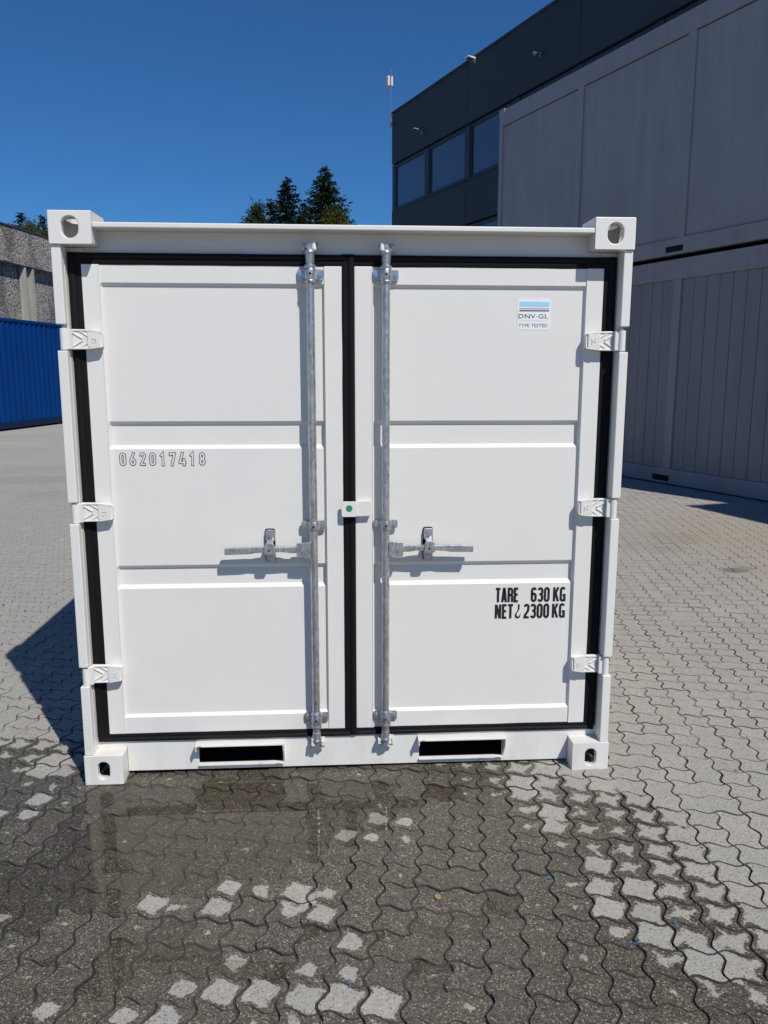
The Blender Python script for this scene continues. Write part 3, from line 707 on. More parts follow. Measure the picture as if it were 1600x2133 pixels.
# locking rods
RY = .046
def hexbolt(mb, x, y, z, r=.0075):
    mb.cyl((x, y, z), (x, y-.0035, z), r*1.45, 14); mb.cyl((x, y-.0035, z), (x, y-.0095, z), r, 6)
for sx in (-1, 1):
    xr = sx*.1455; side = 'left' if sx < 0 else 'right'
    mb = MB(); mb.lathe((xr, RY, 0), [(.0155, .150), (.0155, 2.128)], 24)
    rod = link('lock_rod', mb.mesh('lock_rod', 'galvanised'), WC, smooth=40); rod['label'] = 'galvanised locking rod on the %s door leaf' % side
    for zc, big in ((2.046, True), (1.066, False), (.237, True)):
        br = MB(); hz = .020 if big else .017
        br.prism(rounded([(xr-.050, zc-hz), (xr+.050, zc-hz), (xr+.050, zc+hz), (xr-.050, zc+hz)], .008), D-.008, D-.0015)
        br.lathe((xr, RY, zc), [(.0195, -hz), (.0205, -hz+.002), (.0205, hz-.002), (.0195, hz)], 24)
        for s2 in (-1, 1): br.box(xr+s2*.0225-.004, xr+s2*.0225+.004, RY+.004, D-.006, zc-hz+.001, zc+hz-.001)
        if big:
            sgn = 1 if zc > 1 else -1
            br.lathe((xr, RY, zc), [(.0215, sgn*(hz+.014)), (.0225, sgn*(hz+.008)), (.0205, sgn*(hz+.001))], 24)
            br.lathe((xr, RY, zc), [(.0195, -sgn*(hz+.001)), (.0220, -sgn*(hz+.005)), (.0185, -sgn*(hz+.014))], 24)
        bo_ = sub('bearing_bracket', br.mesh('bearing_bracket', 'galvanised'), rod, smooth=35)
        for s2 in (-1, 1):
            bb = MB(); hexbolt(bb, xr+s2*.037, D-.008, zc+.001); sub('bolt', bb.mesh('bolt', 'zinc_bolt'), rod, smooth=35)
        gh = MB(); gh.cyl((xr, RY-.0200, zc), (xr, RY-.0212, zc), .0045, 10); sub('grease_hole', gh.mesh('grease_hole', 'dark_steel_and_shade'), rod)  # dark disc on the surface, paints the shade of a hole
    # ends: neck, claw and keeper
    for top in (True, False):
        zc, sg = (2.1105, 1) if top else (.160, -1)
        ck = MB()
        ck.lathe((xr, RY, zc), [(.0170, -.022*sg), (.0180, -.006*sg), (.0185, .008*sg), (.0215, .014*sg), (.0200, .021*sg), (.0120, .027*sg)][::sg], 20)
        zt = zc+sg*.030
        ck.bar((xr, RY, zt-.012*sg), (xr, RY, zt+.018*sg), .018, .022, (0,1,0))
        ck.bar((xr-.002, RY-.004, zt+.002*sg), (xr-.026, RY+.008, zt+.014*sg), .012, .016, (0,1,0))
        ck.bar((xr+.002, RY-.004, zt+.002*sg), (xr+.026, RY+.010, zt-.004*sg), .012, .014, (0,1,0))
        ck.bar((xr+.012, RY+.002, zt+.010*sg), (xr+.030, RY+.014, zt+.020*sg), .010, .010, (0,1,0))
        sub('rod_cam', ck.mesh('rod_cam', 'galvanised'), rod, bevel=.002)
        kp = MB(); yb = .098 if top else D+.002
        kp.prism(rounded([(xr-.036, zt-.016), (xr+.036, zt-.016), (xr+.036, zt+.022), (xr-.036, zt+.022)], .007), yb-.006, yb-.0005)
        sub('keeper_plate', kp.mesh('keeper_plate', 'white_paint'), rod)
        kl = MB(); s3 = 1 if (sx < 0) == top else -1
        kl.lathe((xr+s3*.016, RY-.006, zt+.004), [(.006, -.014), (.0095, -.010), (.0085, -.002), (.0070, .010), (.0065, .020)], 14)
        kl.bar((xr+s3*.016, RY, zt+.008), (xr+s3*.016, yb-.004, zt+.008), .012, .014)
        sub('keeper_lug', kl.mesh('keeper_lug', 'white_paint'), rod, smooth=50); kl = MB()
        kl.bar((xr-s3*.026, yb-.045, zt+.003), (xr-s3*.026, yb-.004, zt+.005), .010, .018)
        sub('keeper_lug', kl.mesh('keeper_lug', 'white_paint'), rod, smooth=50)
    # handle
    hz = .970; hd = MB()
    hd.prism(rounded([(xr+sx*.012, hz-.036), (xr+sx*.012, hz+.032), (xr+sx*.070, hz+.027), (xr+sx*.070, hz-.033)], .006), RY-.014, RY-.002)
    hub = sub('handle_hub', hd.mesh('handle_hub', 'galvanised'), rod, bevel=.0015)
    hb = MB(); X = lambda d_: xr+sx*d_
    secs = [(.050,.026,.008,0),(.095,.026,.008,.0),(.120,.020,.013,.002),(.165,.019,.015,.003),(.195,.020,.014,.003),(.235,.024,.009,.001),(.262,.028,.0095,-.001),(.355,.027,.0095,-.004),(.359,.022,.007,-.004)]
    vs = []
    for d_, hh, hy, dz in secs: vs += [(X(d_), RY-.004-hy, hz+dz-hh/2), (X(d_), RY-.004-hy, hz+dz+hh/2), (X(d_), RY-.004+hy, hz+dz+hh/2), (X(d_), RY-.004+hy, hz+dz-hh/2)]
    fs = [(k*4+i, k*4+(i+1)%4, (k+1)*4+(i+1)%4, (k+1)*4+i) for k in range(len(secs)-1) for i in range(4)]+[(0,1,2,3), tuple(len(vs)-4+i for i in range(4))]
    hb.add(vs, fs); sub('handle', hb.mesh('handle', 'galvanised'), rod, bevel=.003, seg=3)
    em = MB(); rr = random.Random(5)
    for k in range(9):
        if k in (3, 6): continue
        em.bar((X(.270+k*.009), RY-.0142, hz-.010), (X(.274+k*.009), RY-.0142, hz+.0015), .0018, .0022)
    sub('grip_embossing', em.mesh('grip_embossing', 'zinc_bolt'), rod)
    pv = MB(); pv.cyl((X(.045), RY-.014, hz-.002), (X(.045), RY-.0185, hz-.002), .0075, 14); sub('pivot_pin', pv.mesh('pivot_pin', 'zinc_bolt'), rod, smooth=40)
    lt = MB(); xl = xr+sx*.1775; fy = D+.014
    lt.prism(rounded([(xl-.0215, .912), (xl+.0195, .912), (xl+.0195, 1.049), (xl-.0215, 1.049)], .010), fy-.006, fy-.0005)
    sub('latch_plate', lt.mesh('latch_plate', 'rubber'), rod)
    lt = MB()
    lt.prism(rounded([(xl-.019, .998), (xl+.019, .998), (xl+.019, 1.046), (xl-.019, 1.046)], .010), fy-.018, fy-.006)
    lt.bar((xl, fy-.014, 1.012), (xl, RY-.016, .990), .026, .007)
    lt.prism(rounded([(xl-.023, .954), (xl+.023, .954), (xl+.019, 1.002), (xl-.019, 1.002)], .012), RY-.026, RY-.016)
    lt.bar((xl, RY-.018, .962), (xl, fy-.010, .948), .018, .007)
    lt.prism(rounded([(xl-.018, .913), (xl+.018, .913), (xl+.020, .953), (xl-.020, .953)], .009), fy-.014, fy-.006)
    sub('handle_latch', lt.mesh('handle_latch', 'galvanised'), rod, bevel=.002)
    for bz, by, brd in ((1.026, fy-.018, .0075), (.930, fy-.014, .006)):
        lb = MB(); hexbolt(lb, xl, by, bz, brd); sub('bolt', lb.mesh('bolt', 'zinc_bolt'), rod, smooth=35)
    lh = MB(); lh.cyl((xl-.002, RY-.0262, .972), (xl-.002, RY-.0268, .972), .0042, 10); sub('padlock_hole', lh.mesh('padlock_hole', 'dark_steel_and_shade'), rod)  # no real opening: hole shade painted as a dark disc

# seal tab with green dot across the centre gasket
tb = MB(); tb.prism(rounded([(-.033, 1.101), (.030, 1.101), (.030, 1.164), (-.033, 1.164)], .010), .048, .053)
tb.prism(rounded([(.028, 1.1015), (.086, 1.104), (.088, 1.134), (.086, 1.1655), (.028, 1.163)], .006), .0535, .0575); tb.box(.030, .084, .0575, D-.0015, 1.104, 1.160)
tbo = tb.build('seal_tab', 'white_paint', WC, bevel=.0012)
gd = MB(); gd.cyl((-.002, .0479, 1.136), (-.002, .0472, 1.136), .0135, 28); sub('green_dot', gd.mesh('green_dot', 'green_dot'), tbo)

# lettering
YF = D+.014-.0008      # on the pressed field
# bold condensed letters drawn as strokes on a unit cell (0..w, 0..1)
def arc(cx, cz, rx, rz, a0, a1, n=7): return [(cx+rx*math.cos(R(a0+(a1-a0)*i/n)), cz+rz*math.sin(R(a0+(a1-a0)*i/n))) for i in range(n+1)]
S = .115                                  # half of nothing: stroke inset
def loop(w_, a, b): return arc(w_/2, b-.16, w_/2-S/2, .16-S/2, 0, 180)+arc(w_/2, a+.16, w_/2-S/2, .16-S/2, 180, 360)
GLY = {
 'T': (.37, [([(0,.945),(.37,.945)],0), ([(.185,.95),(.185,0)],0)]),
 'A': (.42, [([(.06,0),(.19,.945),(.23,.945),(.36,0)],0), ([(.11,.235),(.31,.235)],0)]),
 'R': (.40, [([(.06,0),(.06,.945)]+arc(.20,.785,.14,.16,90,0)+arc(.20,.66,.14,.16,0,-90)+[(.06,.50)],0), ([(.19,.50)]+arc(.20,.36,.14,.14,90,0)+[(.345,0)],0)]),
 'E': (.32, [([(.32,.055),(.06,.055),(.06,.945),(.32,.945)],0), ([(.06,.52),(.29,.52)],0)]),
 'N': (.42, [([(.06,0),(.06,1)],0), ([(.36,0),(.36,1)],0), ([(.075,.98),(.345,.02)],0)]),
 'K': (.42, [([(.06,0),(.06,1)],0), ([(.37,1),(.08,.42)],0), ([(.17,.60),(.375,0)],0)]),
 'G': (.40, [(arc(.20,.785,.14,.16,20,180)+arc(.20,.215,.14,.16,180,360)+[(.34,.44),(.20,.44)],0), ([(.345,.25),(.345,0)],0)]),
 '0': (.40, [(arc(.20,.785,.14,.16,0,180)+arc(.20,.215,.14,.16,180,360),1)]),
 '6': (.40, [(arc(.20,.785,.14,.16,15,180)+arc(.20,.215,.14,.16,180,360)+arc(.20,.425,.14,.14,0,160),0)]),
 '3': (.40, [(arc(.20,.785,.14,.16,165,0)+arc(.20,.66,.14,.13,0,-80)+arc(.20,.38,.14,.13,80,0)+arc(.20,.215,.14,.16,0,-165),0)]),
 '2': (.40, [(arc(.20,.785,.14,.16,170,0)+[(.335,.66),(.30,.50),(.10,.22),(.068,.06)]+[(.385,.055)],0)]),
}
def letters(mb, txt, x, z, ht, wfac, y, adv=.10):
    for ch in txt:
        if ch == ' ': x += .17*ht*wfac; continue
        w_, st = GLY[ch]
        for pts, cl in st: mb.ribbon([(x+px*ht*wfac, z+pz*ht) for px, pz in pts], .168*ht, y, bool(cl)); y -= .00002
        x += (w_+adv)*ht*wfac
    return x
def fit_letters(mb, txt, x0, x1, z, ht, y):
    tot = sum((.17 if c == ' ' else GLY[c][0]+.10) for c in txt)-.10
    letters(mb, txt, x0, z, ht, (x1-x0)/(tot*ht), y)
lm = MB(); HT = .0615
fit_letters(lm, 'TARE', .613, .708, .7215, HT, YF); fit_letters(lm, '630', .764, .842, .7215, HT, YF); fit_letters(lm, 'KG', .859, .910, .7215, HT, YF)
fit_letters(lm, 'NET', .612, .688, .6500, HT, YF); fit_letters(lm, '2300', .735, .842, .6500, HT, YF); fit_letters(lm, 'KG', .857, .910, .6500, HT, YF)
def taper(mb, pts, wds, y):
    P = [Vector(q) for q in pts]; vs = []
    for i, q in enumerate(P):
        d = (P[min(i+1, len(P)-1)]-P[max(i-1, 0)]).normalized(); nn = Vector((-d.y, d.x))*wds[i]/2
        vs += [(q.x+nn.x, y, q.y+nn.y), (q.x-nn.x, y, q.y-nn.y)]
    mb.add(vs, [(2*i, 2*i+1, 2*i+3, 2*i+2) for i in range(len(P)-1)])
taper(lm, [(.7125, .650+HT), (.7120, .690), (.7085, .681), (.7025, .673), (.6998, .664), (.7025, .6560), (.7090, .6525), (.7150, .6550), (.7185, .6620), (.7210, .671)],
      [.0080, .0075, .0045, .0050, .0085, .0100, .0085, .0070, .0045, .0008], YF)
sub('weight_marking', lm.mesh('weight_marking', 'black_print'), dr)
DIG = {
 '0': [(arc(.25,.74,.15,.16,0,180)+arc(.25,.26,.15,.16,180,360),1)],
 '6': [([(.33,1.0),(.115,.43)],0), (arc(.25,.29,.15,.19,0,345,16),1)],
 '2': [(arc(.25,.75,.15,.16,175,-10)+[(.36,.62),(.12,.12),(.13,.10),(.42,.10)],0)],
 '1': [([(.12,.74),(.27,.93),(.27,0)],0)],
 '7': [([(.09,.78),(.09,.90),(.40,.90),(.19,0)],0)],
 '4': [([(.27,1.0),(.06,.30),(.06,.235),(.50,.235)],0), ([(.37,.50),(.37,0)],0)],
 '8': [(arc(.25,.715,.135,.185,0,345,16),1), (arc(.25,.29,.15,.19,0,345,16),1)],
}
sn = MB(); hS, wS, tS = .052, .0062, .0027; pS = (.336-.0245)/8
for k, ch in enumerate('062017418'):
    for slot, wd, ex, yy in ((0, wS+2*tS, tS, YF), (1, wS, 0, YF-.0004)):
        sn.cm = slot
        for pts, cl in DIG[ch]:
            P = [Vector((-.911+k*pS+px*hS*.98, 1.309+pz*hS)) for px, pz in pts]
            if not cl and ex:
                P[0] = P[0]+(P[0]-P[1]).normalized()*ex; P[-1] = P[-1]+(P[-1]-P[-2]).normalized()*ex
            sn.ribbon([(q.x, q.y) for q in P], wd, yy, bool(cl)); yy -= .00003
sub('serial_number', sn.mesh('serial_number', ['black_print', 'white_paint']), dl)
# certification sticker
def merge_text(mb, slot, body, x0, x1, z0, z1, y, off=0.0, spacing=1.0):
    tm = text_mesh(body, .1, 'sticker_text', 'black_print', spacing=spacing, off=off); fit_text(tm, x0, x1, z0, z1, y)
    mb.cm = slot; mb.add([tuple(v.co) for v in tm.vertices], [tuple(p_.vertices) for p_ in tm.polygons]); bpy.data.meshes.remove(tm); mb.cm = 0
sk = MB(); sx0, sx1, sz0, sz1 = .672, .804, 1.844, 1.966
sk.prism(rounded([(sx0,sz0),(sx1,sz0),(sx1,sz1),(sx0,sz1)], .010), YF, YF+.0004)
def rect(slot, x0, x1, z0, z1): sk.cm = slot; sk.add([(x0,YF-.0005,z0),(x1,YF-.0005,z0),(x1,YF-.0005,z1),(x0,YF-.0005,z1)], [(0,1,2,3)]); sk.cm = 0
ax0, ax1 = sx0+.006, sx1-.007
rect(1, ax0, ax1, 1.9335, 1.9525); rect(3, ax0, ax1, 1.9245, 1.9265); rect(2, ax0, ax1, 1.9155, 1.9200); rect(4, ax0, ax1, 1.8785, 1.8790)
merge_text(sk, 3, 'DNV·GL', ax0-.003, ax1-.003, 1.8880, 1.9050, YF-.0005, .0, 1.05)
merge_text(sk, 4, 'TYPE TESTED', ax0-.002, ax1-.003, 1.8540, 1.8675, YF-.0005)
for o_ in [sk]: pass
sub('certification_sticker', sk.mesh('certification_sticker', ['sticker_white', 'sticker_blue', 'sticker_navy', 'black_print', 'grey_print']), dr)

# ------------------------------------------------------------------ GREY CONTAINER STACK (right)
AR = math.atan2(-.35424, .93516)          # heading of the long face, local +x runs along it, away from the camera
P0 = Vector((5.570, 6.865, 0)); dR = Vector((-.35424, .93516, 0)); nR = Vector((.93516, .35424, 0))
RZ = math.atan2(dR.y, dR.x)
# local frame: x along dR, y to the left of dR (towards the yard, = -nR), z up; long face at y = 0
SEND = 6.79
def grey_container(name, label, ht, strips, LEN=7.42, nb=3):
    t_ = thing(name, label, 'container', group='grey containers stacked by the dark building')
    x1, x0, dp = 0.0, -LEN, 2.44
    tr_, br_ = .285, .245
    def part(nm, boxes, mt='grey_frame_paint', bev=.006):
        mb = MB()
        for b in boxes: mb.box(*b)
        return mb.build(nm, mt, t_, bevel=bev)
    part('top_rail', [(x0, x1, -.12, 0, ht-tr_, ht)]); part('bottom_rail', [(x0, x1, -.12, 0, .02, .02+br_-.02)])
    part('roof_panel', [(x0, x1, -dp, -.121, ht-.03, ht-.008)]); part('rear_wall', [(x0, x1, -dp, -dp+.06, .02, ht-.031)])
    part('end_wall', [(x1-.06, x1, -dp+.061, -.121, .02, ht-.031)]); part('end_wall', [(x0, x0+.06, -dp+.061, -.121, .02, ht-.031)])
    part('floor_panel', [(x0+.061, x1-.061, -dp+.061, -.121, .10, .2)], 'dark_steel_and_shade')
    for xx in (x0, x1-.178):
        for zz in (0, ht-.10):
            part('corner_casting', [(xx, xx+.178, -.16, .012, zz-.0, zz+.118)])
        edges = []
    hi = -.115
    for k in range(nb):
        lo = -2.445*(k+1)-.065+.10 if k < nb-1 else -LEN+.115
        edges.append((lo, hi)); hi = lo-.15
    prev = x1
    for lo, hi_ in edges:
        part('post', [(hi_, prev, -.12, -.002, br_+.001, ht-tr_-.001)]); prev = lo
    part('post', [(x0, prev, -.12, -.002, br_+.001, ht-tr_-.001)])
    zz0, zz1 = br_+.001, ht-tr_-.001
    for lo, hi_ in edges:
        if strips:
            nS = 10; wd = (hi_-lo)/nS
            for k in range(nS):
                a = lo+k*wd; part('wall_strip', [(a+.004, a+wd-.004, -.075, -.032-.002*(k % 2), zz0, zz1)], 'grey_strip_paint', .004)
            part('strip_backing', [(lo, hi_, -.095, -.078, zz0, zz1)], 'dark_steel_and_shade', 0)
        else:
            part('wall_panel', [(lo+.001, hi_-.001, -.085, -.030, zz0+.006, zz1-.012)], 'grey_panel_paint', .004)
            part('panel_seam', [(lo+.003, hi_-.003, -.09, -.034, zz1-.0115, zz1-.0005)], 'dark_steel_and_shade', 0)
    for xc in ((-4.83,) if nb > 1 else (-.75, -2.2)):
        mb = MB(); mb.box(xc-.17, xc+.17, -.05, .002, .055, .14); mb.build('fork_pocket', 'dark_steel_and_shade', t_)  # solid near-black block, painted shade in place of the pocket opening
    return t_
HU = 3.285
gl_ = grey_container('grey_container', 'lower grey container with vertical wall strips, right of the white container', HU, True)
o = P0+dR*SEND; gl_.location = o; gl_.rotation_euler = (0,0,RZ)
gu = grey_container('grey_container', 'upper grey container with plain panels, stacked on the strip-walled one', 3.255, False)
gu.location = o+Vector((0,0,3.335)); gu.rotation_euler = (0,0,RZ)
# twist-lock spacers between the two
for s_ in (-.1, -7.32):
    mb = MB(); mb.box(-.05, .05, -.06, .06, 3.286, 3.334); k = mb.build('stacking_lock', 'dark_steel_and_shade'); k.location = o+dR*s_+nR*.09; k.rotation_euler = (0,0,RZ)
    tag(k, 'dark stacking lock at the %s end between the two grey containers' % ('far' if s_ > -1 else 'near'), 'lock')
# the next stacks along the row, beyond the frame, whose shadows reach the paving
for dz, st_, ht_, lb in ((0, True, HU, 'lower short grey container standing askew next along the row'), (3.335, False, 3.255, 'upper short grey container standing askew next along the row')):
    c_ = grey_container('grey_container', lb, ht_, st_, 3.0, 1); c_.location = (6.20, 4.89, dz); c_.rotation_euler = (0,0,R(124.96))
for src, dz, lb in ((gl_, 0, 'lower grey container of the stack nearest the camera at right'), (gu, 3.335, 'upper grey container of the stack nearest the camera at right')):
    c_ = copy_tree(src); c_['label'] = lb
    c_.location = Vector((7.16, 2.08, dz)); c_.rotation_euler = (0,0,R(105.9))

# ------------------------------------------------------------------ DARK OFFICE BUILDING (behind the stack)
OB = thing('office_building', 'dark grey clad two storey building with ribbon windows behind the grey containers', 'building', P0+nR*3.6+dR*19.55, rz=RZ)
def ob(nm, b, mt, bev=0.0, parent=OB):
    mb = MB(); mb.box(*b); return mb.build(nm, mt, parent, bevel=bev)
XE = -40.0; ZT = 10.43
ob('wall', (XE, -.002, -14, -.14, 0, ZT-.1), 'dark_cladding')
ob('roof', (XE, 0, -14, -.141, ZT-.099, ZT-.02), 'roof_edge')
ob('coping', (XE-.02, .03, -.20, .03, ZT-.03, ZT+.03), 'roof_edge', .006)
# cladding: joints every 5.2 m
def clad(z0, z1, nm='cladding_panel', first=-5.17, step=5.2):
    hi = 0.0; x = first
    while hi > XE:
        lo = max(x, XE); ob(nm, (lo+.008, hi-.008, -.139, 0, z0, z1), 'dark_cladding', .008); hi = lo; x -= step
clad(8.76, ZT-.031); clad(5.98, 7.19); clad(2.90, 4.46); clad(0.02, 1.6)
def ribbon(zb, zt):
    hi = -.235; ob('mullion', (-.225, 0, -.139, -.02, zb-.03, zt+.05), 'window_frame', .006)
    while hi > XE+3:
        lo = hi-2.30
        f = MB(); fw = .07
        f.box(lo-.01, hi+.01, -.13, -.03, zb-.02, zb+fw); f.box(lo-.01, hi+.01, -.13, -.03, zt-fw, zt+.02)
        f.box(lo-.01, lo+fw, -.1299, -.0301, zb+fw, zt-fw); f.box(hi-fw, hi+.01, -.1299, -.0301, zb+fw, zt-fw)
        wo_ = f.build('window', 'window_frame', OB)
        g_ = MB(); g_.box(lo+fw-.01, hi-fw+.01, -.09, -.07, zb+fw-.01, zt-fw+.01); sub('pane', g_.mesh('pane', 'window_glass'), wo_)
        s_ = MB(); s_.box(lo-.05, hi+.05, -.03, .03, zb-.05, zb-.021); sub('sill', s_.mesh('sill', 'window_frame'), wo_, bevel=.004)
        ob('mullion', (lo-.265, lo-.012, -.139, -.005, zb-.02, zt+.02), 'window_frame', .006)
        hi = lo-.277
ribbon(7.23, 8.68); ribbon(4.50, 5.90); ribbon(1.65, 2.85)
# wall lamps and mast
def lamp(s_, z, label, arm, mt):
    t_ = thing('wall_lamp', label, 'lamp', P0+nR*3.6+dR*s_+Vector((0,0,z)), group='lamps on the dark building', rz=RZ); t_.scale = (.75, .75, .75)
    mb = MB(); mb.box(-.10, .10, 0.002, .05, -.07, .07); mb.build('wall_bracket', 'lamp_metal', t_, bevel=.006)
    mb = MB(); mb.bar((0,.05,0),(0,.05+arm,.06), .05, .05); mb.build('arm', 'lamp_metal', t_, bevel=.006)
    mb = MB(); L = arm
    mb.add([(-.15,L,.02),(.15,L,.02),(.13,L+.32,.09),(-.13,L+.32,.09),(-.15,L,.10),(.15,L,.10),(.13,L+.32,.125),(-.13,L+.32,.125)], [(0,1,2,3),(4,5,6,7),(0,1,5,4),(1,2,6,5),(2,3,7,6),(3,0,4,7)])
    mb.build('lamp_head', mt, t_, bevel=.015)
    mb = MB(); mb.add([(-.12,L+.05,.022),(.12,L+.05,.022),(.11,L+.28,.072),(-.11,L+.28,.072)], [(0,1,2,3)]); mb.add([(-.12,L+.05,.018),(.12,L+.05,.018),(.11,L+.28,.068),(-.11,L+.28,.068)], [(3,2,1,0)]); mb.build('lens', 'window_glass', t_)
lamp(17.2, 9.22, 'small floodlight on the dark wall above the leftmost window', .16, 'lamp_metal')
lamp(13.9, 10.28, 'pale floodlight right at the dark roof edge', .10, 'lamp_white')
cm = thing('surveillance_camera', 'small pale camera on a bracket on the dark upper wall', 'camera', P0+nR*3.6+dR*10.75+Vector((0,0,9.36)), rz=RZ); cm.scale = (.75, .75, .75)
mb = MB(); mb.cyl((0,.002,.1),(0,.03,.1), .08, 16); mb.bar((0,.02,.1),(-.02,.16,.12), .04, .04); mb.build('wall_bracket', 'lamp_metal', cm)
mb = MB(); mb.cyl((.08,.20,.14),(-.16,.24,.02), .055, 16); mb.bar((-.03,.15,.12),(-.03,.22,.1), .05, .05); mb.build('camera_body', 'lamp_metal', cm, smooth=40)
mb = MB(); mb.cyl((-.16,.24,.02),(-.19,.245,.005), .035, 12); mb.build('lens', 'dark_steel_and_shade', cm)
ms_ = thing('antenna_mast', 'thin antenna mast with grey box at the dark building corner', 'mast', P0+nR*3.6+dR*19.47+Vector((0,0,9.95)), rz=RZ)
mb = MB(); mb.cyl((0,.08,0),(0,.08,1.85), .015, 12); mb.build('pole', 'lamp_metal', ms_, smooth=40)
mb = MB(); mb.box(.03, .26, -.02, .18, 1.35, 1.66); mb.box(.002, .03, .06, .10, 1.42, 1.56); mb.build('radio_box', 'light_grey_plastic', ms_, bevel=.012)
mb = MB(); mb.box(-.06, .06, .003, .06, .1, .16); mb.box(-.06, .06, .003, .06, .36, .42); mb.build('wall_clamp', 'lamp_metal', ms_)

# ------------------------------------------------------------------ BLUE CONTAINER (left)
dL = Vector((.17719, .98418, 0)); nL = Vector((.98418, -.17719, 0)); RZL = math.atan2(dL.y, dL.x); PB = Vector((-9.450, 20.10, 0))
# local x along dL, local y = left of dL (away from the yard); the visible long face is y = 0, body at y > 0
BC = thing('blue_container', 'blue corrugated shipping container along the left side of the yard', 'container', PB-dL*2.4, rz=RZL)
def bp(nm, b, mt='blue_paint', bev=.006):
    mb = MB(); mb.box(*b); return mb.build(nm, mt, BC, bevel=bev)
BL, BH = 12.19, 3.17
bp('top_rail', (0.162, BL-.162, .0, .07, BH-.10, BH-.012), 'blue_paint'); bp('bottom_rail', (0.162, BL-.162, .0, .10, .05, .235), 'blue_rail_paint')
for x in (0, BL-.162):
    bp('corner_post', (x, x+.162, .0, .12, .119, BH-.119))
    for y in (0, 2.29):
        for z in (0, BH-.118): bp('corner_casting', (x-.004, x+.166, y-.005, y+.157, z, z+.118))
mb = MB(); P = []; x = .162
while x < BL-.2: P += [(x,0),(x+.072,0),(x+.140,1),(x+.212,1)]; x += .278
n = len(P); mb.add([(xx, .012+.036*k, z) for z in (.235, BH-.10) for xx, k in P], [(i,i+1,n+i+1,n+i) for i in range(n-1)]); mb.build('corrugated_wall', 'blue_paint', BC)
bp('roof_panel', (.01, BL-.01, .071, 2.43, BH-.05, BH-.02), 'blue_paint'); bp('rear_wall', (.01, BL-.01, 2.37, 2.42, .05, BH-.051)); bp('end_wall', (.02, .07, .121, 2.36, .05, BH-.051)); bp('end_wall', (BL-.07, BL-.02, .121, 2.36, .05, BH-.051))
bp('understructure', (.3, BL-.3, .35, 2.0, .03, .2), 'dark_steel_and_shade')

# ------------------------------------------------------------------ CONCRETE BUILDING (left, behind)
CB = thing('concrete_building', 'exposed aggregate concrete hall with dark roof edge behind the blue container', 'building', PB-nL*2.8, rz=RZL)
def cb(nm, b, mt, bev=.01):
    mb = MB(); mb.box(*b); return mb.build(nm, mt, CB, bevel=bev)
cb('roof_edging', (-14, 22, -.03, .16, 6.56, 6.63), 'roof_edge'); cb('roof', (-14, 22, .161, 15, 6.40, 6.52), 'roof_edge')
x = -14.0
joints = [-14, -7.9, -2.0, 3.9, 7.06, 12.9, 18.8, 22]
for a, b in zip(joints[:-1], joints[1:]):
    cb('fascia_panel', (a+.012, b-.012, 0, .24, 5.36, 6.559), 'aggregate')
    cb('wall_panel', (a+.012, b-.012, .26, .50, 0, 5.38), 'aggregate')
    # twin fins at each joint
for xj in joints[1:-1]:
    for dx_ in (-.30, .22):
        mb = MB(); mb.prism([(xj+dx_, 0), (xj+dx_+.12, 0), (xj+dx_+.12, 5.355), (xj+dx_, 5.355)], .03, .259); mb.build('fin', 'cast_concrete', CB, bevel=.01)
    cb('fin_web', (xj-.178, xj+.218, .19, .258, 0, 5.354), 'cast_concrete')
cb('soffit', (-14, 22, .2405, .2595, 5.381, 5.4), 'cast_concrete', 0)
cb('rear_wall', (-14, 22, 14.5, 15, 0, 6.39), 'aggregate')

# ------------------------------------------------------------------ TREES
def conifer(label, base, ht, rad, mt, seed, droop=.35, dens=1.0, bulge=1.0):
    rnd = random.Random(seed)
    t_ = thing('conifer_tree', label, 'tree', base, group='trees beyond the yard')
    tk = MB(); tk.cyl((0,0,0), (0,0,ht*.98), .022*ht, 10, .01); tk.build('trunk', 'bark', t_)
    vs, fs = [], []
    z = ht*.10
    while z < ht*.99:
        f = 1-z/ht; rr = rad*(f**.85)*bulge; fine_ = z > ht*.5
        nb = max(5, int((6+12*f)*dens))
        a0 = rnd.random()*6.3
        for k in range(nb):
            a = a0+6.283*k/nb+rnd.uniform(-.25,.25); L = rr*rnd.choice((.7,.85,.95,1.0,1.0,1.15))*rnd.uniform(.85,1.12)+.10
            ca, sa = math.cos(a), math.sin(a); zz = z+rnd.uniform(-.15,.15)
            ns = max(3, int(L/.11*dens*(1 if fine_ else .62)))
            for i in range(ns):
                q = (i+.6)/ns; x = L*q; h_ = zz-droop*L*q+.34*L*q*q+rnd.uniform(-.08,.08)
                sp = .38*L*(1-q*.8)*rnd.uniform(-1,1)+rnd.uniform(-.07,.07)
                c = Vector((x*ca-sp*sa, x*sa+sp*ca, h_))
                for _ in range(3):
                    d = Vector((ca+rnd.uniform(-.8,.8), sa+rnd.uniform(-.8,.8), rnd.uniform(-.8,.45))).normalized(); e = d.cross(Vector((rnd.uniform(-1,1),rnd.uniform(-1,1),1))).normalized()
                    s1, s2 = rnd.uniform(.10,.22), rnd.uniform(.03,.07)
                    if not fine_: s1, s2 = s1*2.2, s2*3.0
                    o_ = len(vs)
                    vs += [c-d*s1*.4-e*s2, c-d*s1*.4+e*s2, c+d*s1]; fs.append((o_,o_+1,o_+2))
        z += (.13+.16*f) if fine_ else .5
    # leader
    o_ = len(vs); vs += [Vector((-.03,0,ht*.97)), Vector((.03,0,ht*.97)), Vector((0,0,ht*1.0))]; fs.append((o_,o_+1,o_+2))
    mb = MB(); mb.v = [tuple(q) for q in vs]; mb.f = fs; mb.mi = [0]*len(fs)
    me = bpy.data.meshes.new('crown'); me.from_pydata(mb.v, [], mb.f); me.materials.append(M[mt]); link('crown', me, t_)
    return t_
